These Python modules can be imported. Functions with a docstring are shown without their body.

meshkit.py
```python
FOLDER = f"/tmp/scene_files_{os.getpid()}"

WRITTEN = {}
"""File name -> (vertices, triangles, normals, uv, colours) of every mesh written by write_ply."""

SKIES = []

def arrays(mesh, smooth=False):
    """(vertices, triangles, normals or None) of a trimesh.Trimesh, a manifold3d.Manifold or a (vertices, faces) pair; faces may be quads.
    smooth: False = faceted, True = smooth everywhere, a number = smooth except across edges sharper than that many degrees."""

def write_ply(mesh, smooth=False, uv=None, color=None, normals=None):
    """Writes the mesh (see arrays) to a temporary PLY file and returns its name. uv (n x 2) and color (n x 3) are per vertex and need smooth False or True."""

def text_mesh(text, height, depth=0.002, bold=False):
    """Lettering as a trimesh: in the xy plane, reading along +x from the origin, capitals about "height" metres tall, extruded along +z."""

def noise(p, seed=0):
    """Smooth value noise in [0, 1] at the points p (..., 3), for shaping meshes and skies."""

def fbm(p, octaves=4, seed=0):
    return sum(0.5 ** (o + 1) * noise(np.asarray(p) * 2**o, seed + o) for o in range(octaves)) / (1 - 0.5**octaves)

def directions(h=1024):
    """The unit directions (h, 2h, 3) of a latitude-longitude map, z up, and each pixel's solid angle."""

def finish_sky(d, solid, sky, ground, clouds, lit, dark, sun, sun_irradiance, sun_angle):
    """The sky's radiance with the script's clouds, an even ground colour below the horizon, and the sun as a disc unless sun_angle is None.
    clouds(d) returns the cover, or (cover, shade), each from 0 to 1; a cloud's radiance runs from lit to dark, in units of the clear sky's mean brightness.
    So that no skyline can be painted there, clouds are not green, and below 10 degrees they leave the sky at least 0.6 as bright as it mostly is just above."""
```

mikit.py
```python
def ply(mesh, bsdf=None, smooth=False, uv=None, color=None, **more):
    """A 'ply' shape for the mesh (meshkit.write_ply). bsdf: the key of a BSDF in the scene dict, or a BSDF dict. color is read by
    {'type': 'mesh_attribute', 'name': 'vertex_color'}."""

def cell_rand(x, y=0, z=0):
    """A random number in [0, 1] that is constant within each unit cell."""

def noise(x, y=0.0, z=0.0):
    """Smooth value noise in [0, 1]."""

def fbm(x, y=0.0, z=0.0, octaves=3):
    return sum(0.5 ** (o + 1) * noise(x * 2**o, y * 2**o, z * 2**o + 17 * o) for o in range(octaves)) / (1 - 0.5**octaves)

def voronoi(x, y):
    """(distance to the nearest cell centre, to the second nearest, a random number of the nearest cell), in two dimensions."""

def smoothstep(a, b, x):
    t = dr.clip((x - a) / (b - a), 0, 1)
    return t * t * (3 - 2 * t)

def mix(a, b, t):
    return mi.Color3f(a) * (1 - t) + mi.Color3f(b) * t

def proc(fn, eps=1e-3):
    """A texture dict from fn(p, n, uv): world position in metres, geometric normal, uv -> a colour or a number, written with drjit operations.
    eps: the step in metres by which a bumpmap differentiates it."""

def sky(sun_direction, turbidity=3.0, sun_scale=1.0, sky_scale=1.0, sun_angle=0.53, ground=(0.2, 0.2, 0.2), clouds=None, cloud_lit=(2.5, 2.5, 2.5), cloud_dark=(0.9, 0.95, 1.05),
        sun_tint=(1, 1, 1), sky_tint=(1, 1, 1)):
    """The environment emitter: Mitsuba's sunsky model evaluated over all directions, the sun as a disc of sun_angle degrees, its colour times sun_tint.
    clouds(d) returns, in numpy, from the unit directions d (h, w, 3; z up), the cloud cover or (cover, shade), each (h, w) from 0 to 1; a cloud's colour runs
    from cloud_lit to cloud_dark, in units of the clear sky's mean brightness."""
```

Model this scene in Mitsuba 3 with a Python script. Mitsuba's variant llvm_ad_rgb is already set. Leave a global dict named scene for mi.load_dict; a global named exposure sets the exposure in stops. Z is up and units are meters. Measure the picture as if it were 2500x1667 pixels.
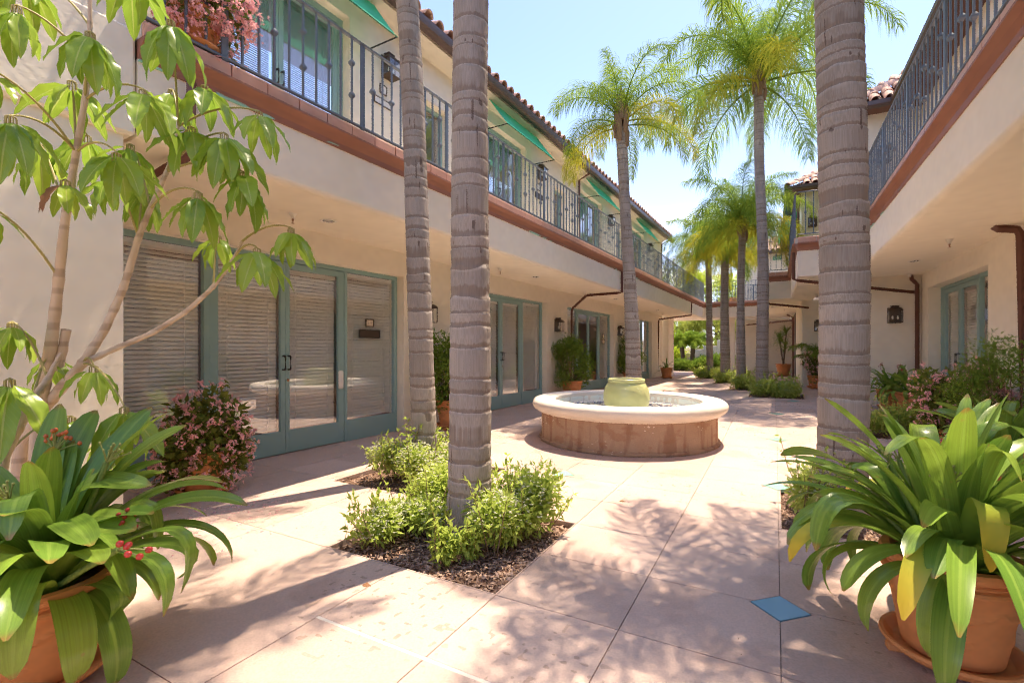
# Two-storey stucco courtyard with palms, a round fountain and potted plants.
# Units are metres, z is up; +y runs down the courtyard, +x is to the right.
import math, json
import numpy as np
import trimesh
import drjit as dr
import mitsuba as mi
import mikit, meshkit
from mikit import proc, noise, fbm, voronoi, cell_rand, smoothstep, mix
from shapely.geometry import Polygon, Point, box as sbox
from shapely.ops import unary_union

T = mi.ScalarTransform4f
PI = math.pi
scene, labels = {}, {}

# ------------------------------------------------------------------ camera, sky, exposure
EYE = np.array([0.0, 0.0, 1.30])
YAW = math.radians(28.587)                      # the lens looks this far to the left of +y
LOOK = np.array([-math.sin(YAW), math.cos(YAW), 0.0])
scene['camera'] = {'type': 'perspective', 'fov': 93.30, 'fov_axis': 'x', 'near_clip': 0.05, 'far_clip': 1500.0,
                   'principal_point_offset_y': -0.0087,
                   'to_world': T().look_at(origin=EYE.tolist(), target=(EYE + LOOK).tolist(), up=[0, 0, 1])}
SUN_AZ, SUN_EL = math.radians(16.0), math.radians(71.0)
SUN = [math.sin(SUN_AZ) * math.cos(SUN_EL), math.cos(SUN_AZ) * math.cos(SUN_EL), math.sin(SUN_EL)]


def cloud_cover(d):
    n = meshkit.fbm(d * np.array([7.0, 7.0, 16.0]), 5, seed=4)
    low = np.clip((0.42 - d[..., 2]) / 0.35, 0, 1)
    haze = 0.03 * low
    far = np.clip((0.27 - d[..., 2]) / 0.08, 0, 1)
    puff = np.clip((n - 0.55) / 0.10, 0, 1) * far
    return np.clip(haze + puff * 0.95, 0, 1)


scene['sky'] = mikit.sky(SUN, turbidity=3.0, sun_scale=0.46, sky_scale=0.85, sky_tint=(0.92, 0.82, 0.88), sun_tint=(1.0, 0.98, 0.95), ground=(0.3, 0.24, 0.19), clouds=cloud_cover,
                         cloud_lit=(3.0, 3.0, 3.0), cloud_dark=(1.6, 1.65, 1.75))
exposure = 3.85

# ------------------------------------------------------------------ helpers
used = {}


def fresh(base):
    k = used.get(base, -1) + 1
    used[base] = k
    return base if k == 0 else f'{base}_{k:03d}'


def tag(key, label=None, cat=None, group=None, kind=None):
    d = labels.setdefault(key, {})
    for a, b in (('label', label), ('category', cat), ('group', group), ('kind', kind)):
        if b:
            d[a] = b
    return key


def thing(name, label, cat, group=None):
    return tag(fresh(name), label, cat, group)


def rotz(a):
    c, s = math.cos(a), math.sin(a)
    return np.array([[c, -s, 0, 0], [s, c, 0, 0], [0, 0, 1, 0], [0, 0, 0, 1.0]])


def roty(a):
    c, s = math.cos(a), math.sin(a)
    return np.array([[c, 0, s, 0], [0, 1, 0, 0], [-s, 0, c, 0], [0, 0, 0, 1.0]])


def rotx(a):
    c, s = math.cos(a), math.sin(a)
    return np.array([[1, 0, 0, 0], [0, c, -s, 0], [0, s, c, 0], [0, 0, 0, 1.0]])


def tr(x, y, z=0.0):
    m = np.eye(4)
    m[:3, 3] = (x, y, z)
    return m


def scl(s):
    return np.diag([s, s, s, 1.0])


ID = np.eye(4)


class MB:
    """Collects triangles of one mesh."""

    def __init__(self):
        self.v, self.f, self.n = [], [], 0

    def add(self, v, f):
        v, f = np.asarray(v, float), np.asarray(f, int)
        if f.shape[1] == 4:
            f = np.vstack([f[:, [0, 1, 2]], f[:, [0, 2, 3]]])
        self.v.append(v)
        self.f.append(f + self.n)
        self.n += len(v)
        return self

    def box(self, x0, x1, y0, y1, z0, z1):
        v = np.array([[x, y, z] for x in (x0, x1) for y in (y0, y1) for z in (z0, z1)])
        f = [[0, 1, 3, 2], [4, 6, 7, 5], [0, 4, 5, 1], [2, 3, 7, 6], [0, 2, 6, 4], [1, 5, 7, 3]]
        return self.add(v, f)

    def rbox(self, x0, x1, y0, y1, z0, z1, b=0.004):
        """A box with chamfered edges."""
        pts = []
        for x, sx in ((x0, 1), (x1, -1)):
            for y, sy in ((y0, 1), (y1, -1)):
                for z, sz in ((z0, 1), (z1, -1)):
                    pts += [(x + b * sx, y + b * sy, z), (x + b * sx, y, z + b * sz), (x, y + b * sy, z + b * sz)]
        h = trimesh.convex.convex_hull(np.array(pts))
        return self.add(h.vertices, h.faces)

    def poly(self, p, h, axes='xyz', at=0.0):
        """Polygon p extruded by h from 'at'. axes: 'yzx' = p lies in (y, z), extruded along x; and so on."""
        for g in getattr(p, 'geoms', [p]):
            if g.is_empty or g.area < 1e-7:
                continue
            m = trimesh.creation.extrude_polygon(g, h, engine='earcut')
            v = np.array(m.vertices)
            v[:, 2] += at
            o = np.zeros_like(v)
            for k, a in enumerate(axes):
                o[:, 'xyz'.index(a)] = v[:, k]
            f = np.array(m.faces)
            if axes in ('xzy', 'zyx', 'yxz'):
                f = f[:, ::-1]
            self.add(o, f)
        return self

    def tube(self, pts, rad, sides=8, cap=True):
        p = np.asarray(pts, float)
        r = np.broadcast_to(np.asarray(rad, float), (len(p),))
        t = np.gradient(p, axis=0)
        t /= np.linalg.norm(t, axis=1, keepdims=True) + 1e-12
        ref = np.array([0, 0, 1.0]) if abs(t[:, 2]).mean() < 0.8 else np.array([1.0, 0, 0])
        a = np.cross(t, ref)
        a /= np.linalg.norm(a, axis=1, keepdims=True) + 1e-12
        b = np.cross(t, a)
        ang = np.arange(sides) * 2 * PI / sides
        v = (p[:, None] + r[:, None, None] * (np.cos(ang)[None, :, None] * a[:, None] + np.sin(ang)[None, :, None] * b[:, None])).reshape(-1, 3)
        f = []
        for i in range(len(p) - 1):
            for j in range(sides):
                k = (j + 1) % sides
                f.append([i * sides + j, i * sides + k, (i + 1) * sides + k, (i + 1) * sides + j])
        self.add(v, f)
        if cap:
            for i in (0, len(p) - 1):
                w = np.vstack([v[i * sides:(i + 1) * sides], p[i:i + 1]])
                self.add(w, [[j, (j + 1) % sides, sides] for j in range(sides)])
        return self

    def lathe(self, prof, segs=32, c=(0, 0, 0)):
        m = trimesh.creation.revolve(np.asarray(prof, float), sections=segs)
        return self.add(np.array(m.vertices) + np.array(c), m.faces)

    def mesh(self, M=None):
        v, f = np.vstack(self.v), np.vstack(self.f)
        if M is not None:
            v = v @ M[:3, :3].T + M[:3, 3]
        return v, f


def put(key, shape):
    scene[key] = shape
    return key


def obj(name, mesh, mat, parent=None, M=None, smooth=False, **kw):
    key = fresh(f'{parent}__{name}' if parent else name)
    if isinstance(mesh, MB):
        mesh = mesh.mesh(M)
    return put(key, mikit.ply(mesh, mat, smooth=smooth, **kw))


def inst(name, ply, M, parent=None):
    """One more copy of a ply dict at the matrix M."""
    key = fresh(f'{parent}__{name}' if parent else name)
    return put(key, {**ply, 'to_world': T(np.asarray(M).tolist())})


def smooth01(a, b, x):
    t = np.clip((np.asarray(x, float) - a) / (b - a), 0, 1)
    return t * t * (3 - 2 * t)


def ground_z(x, y):
    """The paving falls a little from the far right wing towards the near left."""
    return 0.10 * smooth01(5.5, 11.0, y) * smooth01(-3.5, -0.5, x)


# ------------------------------------------------------------------ materials
def mat(key, d, two=True):
    scene[key] = {'type': 'twosided', 'bsdf': d} if two else d
    return key


def rgb(c):
    return {'type': 'rgb', 'value': list(c)}


def princ(color, rough=0.6, spec=0.4, metal=0.0, **kw):
    return {'type': 'principled', 'base_color': color if isinstance(color, dict) else rgb(color), 'roughness': rough, 'specular': spec, 'metallic': metal, **kw}


def bump(d, fn, scale, eps=1e-3):
    return {'type': 'bumpmap', 'arbitrary': proc(fn, eps), 'scale': scale, 'bsdf': d}


def f_stucco(p, n, uv):
    a = fbm(p.x * 0.9, p.y * 0.9, p.z * 0.9, 3)
    b = fbm(p.x * 9, p.y * 9, p.z * 9, 2)
    c = mix((0.735, 0.665, 0.54), (0.79, 0.73, 0.61), a)
    return c * (0.95 + 0.10 * b)


def f_stucco_bump(p, n, uv):
    return fbm(p.x * 26, p.y * 26, p.z * 26, 3) + 0.8 * fbm(p.x * 4, p.y * 4, p.z * 4, 2)


def f_pave(p, n, uv):
    ix, iy = dr.floor((p.x - 0.02) / 0.655), dr.floor((p.y - 2.19) / 0.588)
    tone = cell_rand(ix, iy, 3)
    a = fbm(p.x * 1.3, p.y * 1.3, 0.0, 4)
    b = fbm(p.x * 7, p.y * 7, 2.0, 3)
    g = noise(p.x * 160, p.y * 160, 1.0)
    c = mix((0.48, 0.335, 0.275), (0.545, 0.415, 0.35), a)
    c = mix(c, (0.52, 0.39, 0.33), 0.35 * smoothstep(0.45, 0.75, b))
    st = smoothstep(0.60, 0.72, fbm(p.x * 2.3 + 7, p.y * 2.3, 5.0, 4))
    c = mix(c, (0.40, 0.27, 0.215), 0.50 * st)
    dot = smoothstep(0.83, 0.88, noise(p.x * 34, p.y * 34, 8.0)) * smoothstep(0.45, 0.7, fbm(p.x * 1.1, p.y * 1.1, 9.0, 2))
    c = mix(c, (0.27, 0.18, 0.145), 0.6 * dot)
    return c * (0.90 + 0.14 * tone) * (0.92 + 0.16 * g)


def f_pave_bump(p, n, uv):
    return fbm(p.x * 60, p.y * 60, 0.0, 2) + 2.0 * fbm(p.x * 5, p.y * 5, 3.0, 2)


def f_trunk(p, n, uv):
    u, v = uv.x, uv.y
    wob = 0.30 * (fbm(u * 5, v * 0.9, 0.0, 3) - 0.5)
    ring = dr.floor(v + wob)
    fr = v + wob - ring
    rag = 0.10 * noise(u * 70, ring, 4.0) + 0.05 * noise(u * 160, ring, 9.0)
    band = 1 - smoothstep(0.13 + rag, 0.24 + rag, fr)
    edge = smoothstep(0.90, 0.985, fr)
    fib = noise(u * 170, v * 5, 0.0)
    blot = fbm(u * 6, v * 0.5, 3.0, 3)
    tone = cell_rand(ring, 5, 1)
    c = mix((0.275, 0.235, 0.205), (0.395, 0.35, 0.31), blot)
    c = c * (0.90 + 0.20 * tone)
    c = mix(c, (0.215, 0.165, 0.13), 0.70 * band)
    c = mix(c, (0.50, 0.44, 0.38), 0.45 * edge)
    scar = smoothstep(0.86, 0.92, noise(u * 44, v * 1.1, 7.0)) * smoothstep(0.5, 0.62, noise(u * 5, v * 0.6, 2.0))
    c = mix(c, (0.10, 0.065, 0.05), 0.75 * scar)
    return c * (0.86 + 0.26 * fib)


def f_trunk_bump(p, n, uv):
    return noise(uv.x * 170, uv.y * 5, 0.0) + 1.2 * fbm(uv.x * 20, uv.y * 4, 2.0, 2)


def f_terracotta(p, n, uv):
    a = fbm(p.x * 6, p.y * 6, p.z * 6, 3)
    b = fbm(p.x * 40, p.y * 40, p.z * 40, 2)
    c = mix((0.56, 0.21, 0.07), (0.64, 0.28, 0.11), a)
    pale = smoothstep(0.62, 0.78, fbm(p.x * 11 + 3, p.y * 11, p.z * 5, 3))
    c = mix(c, (0.66, 0.42, 0.30), 0.22 * pale)
    return c * (0.92 + 0.14 * b)


def f_tile(p, n, uv):
    r = cell_rand(dr.floor(p.x * 3.3), dr.floor(p.y * 3.3), 2)
    a = fbm(p.x * 9, p.y * 9, p.z * 9, 3)
    c = mix((0.47, 0.22, 0.14), (0.60, 0.34, 0.24), a)
    c = mix(c, (0.58, 0.36, 0.26), 0.4 * r)
    return c


def f_roof(p, n, uv):
    a = fbm(p.x * 5, p.y * 5, p.z * 5, 3)
    r = cell_rand(dr.floor(p.x * 2.9), dr.floor(p.y * 2.9), dr.floor(p.z * 3.1))
    c = mix((0.36, 0.19, 0.135), (0.55, 0.36, 0.28), a)
    return mix(c, (0.66, 0.50, 0.40), 0.55 * r)


def f_cornice(p, n, uv):
    a = fbm(p.x * 3, p.y * 3, p.z * 10, 3)
    c = mix((0.25, 0.105, 0.068), (0.33, 0.145, 0.088), a)
    peel = smoothstep(0.585, 0.60, fbm(p.x * 1.7, p.y * 1.7, p.z * 9, 4)) * (1 - smoothstep(0.022, 0.036, uv.x + 0.02 * noise(p.y * 14, p.x * 14, 0.0)))
    return mix(c, (0.28, 0.52, 0.40), peel)


def f_fountain(p, n, uv):
    a = fbm(p.x * 4, p.y * 4, p.z * 3, 4)
    streak = fbm(p.x * 14, p.y * 14, p.z * 1.2, 3)
    c = mix((0.33, 0.21, 0.14), (0.45, 0.315, 0.22), a)
    c = mix(c, (0.25, 0.13, 0.08), 0.65 * smoothstep(0.50, 0.70, streak))
    blot = smoothstep(0.56, 0.66, fbm(p.x * 6 + 4, p.y * 6, p.z * 9, 4))
    c = mix(c, (0.30, 0.14, 0.075), 0.45 * blot)
    chip = smoothstep(0.80, 0.83, noise(p.x * 42, p.y * 42, p.z * 42)) * smoothstep(0.55, 0.70, fbm(p.x * 3 + 9, p.y * 3, p.z * 3, 2))
    c = mix(c, (0.66, 0.56, 0.47), chip)
    return c * (0.92 + 0.15 * noise(p.x * 90, p.y * 90, p.z * 90))


def f_rim(p, n, uv):
    a = fbm(p.x * 3, p.y * 3, p.z * 8, 4)
    b = noise(p.x * 120, p.y * 120, p.z * 120)
    c = mix((0.64, 0.56, 0.47), (0.76, 0.69, 0.60), a)
    return c * (0.93 + 0.12 * b)


def f_vase(p, n, uv):
    a = fbm(p.x * 5, p.y * 5, p.z * 9, 4)
    c = mix((0.42, 0.43, 0.17), (0.54, 0.53, 0.26), a)
    sp = smoothstep(0.70, 0.82, fbm(p.x * 22, p.y * 22, p.z * 22, 3))
    return mix(c, (0.66, 0.68, 0.48), 0.5 * sp)


def f_soil(p, n, uv):
    a = fbm(p.x * 30, p.y * 30, p.z * 30, 3)
    return mix((0.085, 0.05, 0.035), (0.22, 0.14, 0.10), a)


def f_chip(p, n, uv):
    r = cell_rand(dr.floor(p.x * 55), dr.floor(p.y * 55), 1)
    return mix((0.17, 0.095, 0.065), (0.50, 0.36, 0.28), r)


def leaf_color(dark, light, cell=30.0):
    def fn(p, n, uv):
        r = fbm(p.x * cell, p.y * cell, p.z * cell, 2)
        b = fbm(p.x * 1.7, p.y * 1.7, p.z * 1.7, 2)
        return mix(dark, light, dr.clip(0.75 * r + 0.6 * (b - 0.35), 0, 1))
    return fn


def leafmat(key, dark, light, rough=0.42, trans=0.9, cell=30.0):
    scene[key] = {'type': 'principledthin', 'base_color': proc(leaf_color(dark, light, cell)), 'roughness': rough, 'diff_trans': trans, 'eta': 1.35}
    return key


def f_clivia(p, n, uv):
    ident = dr.floor(uv.x / 10)                 # each leaf carries a number of its own
    ux = uv.x - 10 * ident
    a = dr.clip(0.55 * fbm(p.x * 4, p.y * 4, p.z * 4, 3) + 0.60 * cell_rand(ident, 3, 1) - 0.05, 0, 1)
    st = 0.6 * noise(ux * 30, uv.y * 1.5, ident) + 0.4 * noise(ux * 75, uv.y * 2.5, ident)
    c = mix((0.10, 0.22, 0.032), (0.30, 0.43, 0.055), a)
    c = c * (0.80 + 0.38 * st)
    spot = smoothstep(0.80, 0.86, fbm(p.x * 24, p.y * 24, p.z * 24, 3))
    c = mix(c, (0.36, 0.26, 0.07), 0.6 * spot)
    tip = smoothstep(0.955, 0.99, uv.y + 0.03 * (noise(p.x * 40, p.y * 40, p.z * 40) - 0.5))
    c = mix(c, (0.30, 0.17, 0.05), 0.8 * tip)
    rib = 1 - smoothstep(0.03, 0.09, dr.abs(ux - 0.5))
    return mix(c, (0.34, 0.48, 0.09), 0.35 * rib)


def f_clivia_yellow(p, n, uv):
    e = smoothstep(0.50, 1.05, uv.y + 0.25 * (fbm(p.x * 9, p.y * 9, p.z * 9, 2) - 0.5))
    return mix((0.25, 0.38, 0.05), (0.62, 0.46, 0.05), e)


def f_schefflera(p, n, uv):
    ident = dr.floor(uv.x / 10)
    ux = uv.x - 10 * ident
    a = dr.clip(0.5 * fbm(p.x * 5, p.y * 5, p.z * 5, 3) + 0.6 * cell_rand(ident, 7, 1) - 0.05, 0, 1)
    c = mix((0.20, 0.35, 0.04), (0.38, 0.52, 0.06), a)
    rib = 1 - smoothstep(0.015, 0.05, dr.abs(ux - 0.5))
    w = uv.y * 11 - dr.abs(ux - 0.5) * 5
    vein = smoothstep(0.80, 0.97, dr.abs(2 * (w - dr.floor(w)) - 1))
    c = mix(c, (0.36, 0.48, 0.10), 0.30 * vein)
    return mix(c, (0.48, 0.55, 0.18), 0.75 * rib)


def f_awning(p, n, uv):
    w = noise(p.x * 300, p.y * 300, p.z * 300)
    return mi.Color3f(0.10, 0.60, 0.42) * (0.9 + 0.2 * w)


def f_blind(p, n, uv):
    return mix((0.62, 0.62, 0.56), (0.68, 0.68, 0.62), noise(p.x * 0.4, p.y * 40, dr.floor(p.z / 0.045)))


def f_iron(p, n, uv):
    a = fbm(p.x * 25, p.y * 25, p.z * 25, 3)
    return mix((0.09, 0.115, 0.155), (0.135, 0.165, 0.205), a)


def f_bark(p, n, uv):
    a = fbm(p.x * 20, p.y * 20, p.z * 6, 3)
    s = noise(0.0, 0.0, p.z * 22)
    c = mix((0.46, 0.34, 0.23), (0.64, 0.52, 0.40), a)
    return mix(c, (0.22, 0.14, 0.09), 0.4 * smoothstep(0.66, 0.8, s))


STUCCO = mat('mat_stucco', bump(princ(proc(f_stucco), 0.9, 0.2), f_stucco_bump, 0.0030))
PAVE = mat('mat_paving', bump(princ(proc(f_pave), 0.62, 0.35), f_pave_bump, 0.0007))
MORTAR = mat('mat_mortar', princ((0.50, 0.45, 0.39), 0.9, 0.1))
GROUT = mat('mat_grout', princ((0.30, 0.215, 0.175), 0.9, 0.1))
JOINT = mat('mat_joint_sealant', princ((0.62, 0.56, 0.50), 0.8, 0.2))
TRUNK = mat('mat_palm_trunk', bump(princ(proc(f_trunk), 0.85, 0.2), f_trunk_bump, 0.0045, 2e-3))
TERRA = mat('mat_terracotta', princ(proc(f_terracotta), 0.7, 0.3))
EDGETILE = mat('mat_edge_tile', princ(proc(f_tile), 0.45, 0.45))
ROOFTILE = mat('mat_roof_tile', princ(proc(f_roof), 0.75, 0.3))
CORNICE = mat('mat_cornice', princ(proc(f_cornice), 0.5, 0.4))
FOUNT = mat('mat_fountain_wall', bump(princ(proc(f_fountain), 0.75, 0.3), f_stucco_bump, 0.0015))
RIM = mat('mat_fountain_rim', bump(princ(proc(f_rim), 0.6, 0.35), f_stucco_bump, 0.0008))
BASIN = mat('mat_basin', princ((0.74, 0.78, 0.73), 0.5, 0.4))
VASE = mat('mat_vase', princ(proc(f_vase), 0.28, 0.5))
SOIL = mat('mat_soil', princ(proc(f_soil), 0.95, 0.1))
CHIP = mat('mat_bark_chip', princ(proc(f_chip), 0.9, 0.15))
TEAL = mat('mat_teal_paint', princ((0.25, 0.39, 0.37), 0.42, 0.45))
BLACK = mat('mat_black_metal', princ((0.016, 0.014, 0.013), 0.4, 0.5))
IRON = mat('mat_iron', princ(proc(f_iron), 0.42, 0.5))
BROWN = mat('mat_brown_metal', princ((0.125, 0.052, 0.034), 0.45, 0.45))
GUTTER = mat('mat_gutter', princ((0.085, 0.052, 0.042), 0.4, 0.5))
BRONZE = mat('mat_bronze', princ((0.075, 0.05, 0.033), 0.45, 0.5, 0.3))
AWNING = 'mat_awning'
scene[AWNING] = {'type': 'principledthin', 'base_color': proc(f_awning), 'roughness': 0.7, 'diff_trans': 1.2, 'eta': 1.3}
BLIND = mat('mat_blind', princ(proc(f_blind), 0.55, 0.35))
DARKBLIND = mat('mat_dark_blind', princ((0.17, 0.125, 0.09), 0.5, 0.35))
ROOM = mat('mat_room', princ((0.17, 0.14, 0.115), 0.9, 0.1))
WHITE = mat('mat_white', princ((0.72, 0.69, 0.63), 0.5, 0.4))
CREAM = mat('mat_cream_card', princ((0.72, 0.60, 0.44), 0.6, 0.3))
INK = mat('mat_ink', princ((0.12, 0.075, 0.045), 0.7, 0.2))
CHROME = mat('mat_reflector', {'type': 'roughconductor', 'material': 'Al', 'alpha': 0.22})
BRASS = mat('mat_brass', princ((0.33, 0.16, 0.09), 0.35, 0.5, 0.8))
BULB = mat('mat_frosted_bulb', princ((0.80, 0.78, 0.72), 0.35, 0.5))
EXITGREEN = mat('mat_exit_green', princ((0.03, 0.20, 0.115), 0.5, 0.4))
EXITWHITE = mat('mat_exit_letter', princ((0.55, 0.66, 0.55), 0.5, 0.4))
BLUETILE = mat('mat_blue_tile', princ((0.13, 0.29, 0.40), 0.22, 0.6))
MINTTILE = mat('mat_mint_tile', princ((0.25, 0.48, 0.40), 0.22, 0.6))
EARTH = mat('mat_earth', princ((0.20, 0.155, 0.11), 0.95, 0.1))
GARDENWALL = mat('mat_garden_wall', princ((0.66, 0.60, 0.52), 0.9, 0.2))
BARK = mat('mat_bark', bump(princ(proc(f_bark), 0.85, 0.2), lambda p, n, uv: fbm(p.x * 40, p.y * 40, p.z * 15, 3), 0.002))
DARKBARK = mat('mat_dark_bark', princ((0.13, 0.095, 0.07), 0.9, 0.15))
TWIG = mat('mat_twig', princ((0.21, 0.135, 0.085), 0.8, 0.2))
PETIOLE = mat('mat_petiole', princ((0.34, 0.29, 0.10), 0.5, 0.4))
STALK = mat('mat_flower_stalk', princ((0.15, 0.22, 0.05), 0.5, 0.4))
REDBERRY = mat('mat_red_berry', princ((0.42, 0.035, 0.03), 0.25, 0.6))
ORANGEBERRY = mat('mat_orange_berry', princ((0.55, 0.13, 0.03), 0.25, 0.6))
PEDICEL = mat('mat_pedicel', princ((0.26, 0.28, 0.09), 0.6, 0.3))
PEBBLE_B = mat('mat_blue_pebble', princ((0.12, 0.16, 0.34), 0.3, 0.5))
PEBBLE_W = mat('mat_white_pebble', princ((0.62, 0.62, 0.60), 0.35, 0.5))
FIBRE = mat('mat_leaf_base', princ((0.27, 0.18, 0.115), 0.9, 0.15))
scene['mat_pane'] = {'type': 'thindielectric', 'int_ior': 2.0}
scene['mat_water'] = {'type': 'thindielectric', 'int_ior': 1.33}
scene['mat_lamp_glass'] = {'type': 'thindielectric', 'int_ior': 1.5}
PANE, WATER, LAMPGLASS = 'mat_pane', 'mat_water', 'mat_lamp_glass'


def glossleaf(key, fn, rough=0.3, trans=1.4, w=0.5, spec=0.6):
    """A waxy leaf: half a thin translucent sheet, half a glossy skin."""
    scene[key] = {'type': 'blendbsdf', 'weight': w, 'a_sheet': {'type': 'principledthin', 'base_color': proc(fn), 'roughness': 0.4, 'diff_trans': trans, 'eta': 1.4},
                  'b_skin': {'type': 'twosided', 'bsdf': princ(proc(fn), rough, spec)}}
    return key


CLIVIA = glossleaf('mat_clivia_leaf', f_clivia, 0.27, 1.2, 0.55, 0.7)
CLIVIAY = glossleaf('mat_clivia_yellow_leaf', f_clivia_yellow, 0.32, 1.2)
SCHEFF = glossleaf('mat_schefflera_leaf', f_schefflera, 0.27, 1.5, 0.34, 0.7)
DEADLEAF = mat('mat_dead_leaf', princ((0.24, 0.12, 0.06), 0.8, 0.2))
FROND = leafmat('mat_palm_frond', (0.162, 0.285, 0.038), (0.446, 0.541, 0.076), 0.42, 1.0, 6.0)
FRONDY = leafmat('mat_palm_frond_yellow', (0.285, 0.352, 0.030), (0.645, 0.555, 0.060), 0.42, 1.0, 6.0)
JASMINE = leafmat('mat_jasmine_leaf', (0.34, 0.47, 0.07), (0.64, 0.70, 0.19), 0.36, 0.9)
JASFLOWER = leafmat('mat_jasmine_flower', (0.66, 0.66, 0.48), (0.78, 0.78, 0.66), 0.6, 0.8)
SHRUB = leafmat('mat_shrub_leaf', (0.09, 0.18, 0.025), (0.30, 0.40, 0.06), 0.35, 0.7)
BEGLEAF = leafmat('mat_begonia_leaf', (0.10, 0.175, 0.03), (0.27, 0.25, 0.06), 0.4, 0.7)
PINK = leafmat('mat_pink_petal', (0.90, 0.44, 0.46), (0.97, 0.72, 0.70), 0.55, 0.8)
FARLEAF = leafmat('mat_far_tree_leaf', (0.209, 0.285, 0.048), (0.627, 0.646, 0.133), 0.5, 0.9, 3.0)
LIMELEAF = leafmat('mat_lime_leaf', (0.300, 0.405, 0.030), (0.630, 0.690, 0.075), 0.5, 1.0, 4.0)

# ------------------------------------------------------------------ ground, paving, planting beds
BEDS = {'A': (-3.79, 3.31, -2.54, 4.52), 'B': (-2.56, 2.20, -1.30, 3.36), 'C': (0.04, 3.97, 1.30, 5.14), 'D': (-3.02, 8.55, -1.80, 9.70),
        'R': (0.92, 8.25, 2.10, 9.35), 'E': (-0.58, 13.05, 0.60, 14.25), 'F': (-1.20, 15.10, 0.00, 16.30), 'G': (-1.92, 18.0, -0.70, 19.2), 'H': (-2.98, 21.0, -1.74, 22.2)}
FC = np.array([-1.88, 6.88])                    # centre of the fountain
DIAMONDS = [(0.02, 2.76, 'b'), (0.02, 5.16, 'm'), (0.02, 7.60, 'm'), (0.02, 10.05, 'm'), (0.36, 12.55, 'm'), (-1.93, 4.62, 'm'), (-1.93, 9.98, 'm')]


def bed_poly(k):
    x0, y0, x1, y1 = BEDS[k]
    return sbox(x0, y0, x1, y1)


def diamond(x, y, s=0.165):
    return Polygon([(x - s, y), (x, y - s), (x + s, y), (x, y + s)])


e = MB()
e.add([[-600, -600, -0.30], [600, -600, -0.30], [600, 600, -0.30], [-600, 600, -0.30]], [[0, 1, 2, 3]])
tag(obj('ground', e, EARTH), kind='structure')

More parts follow.
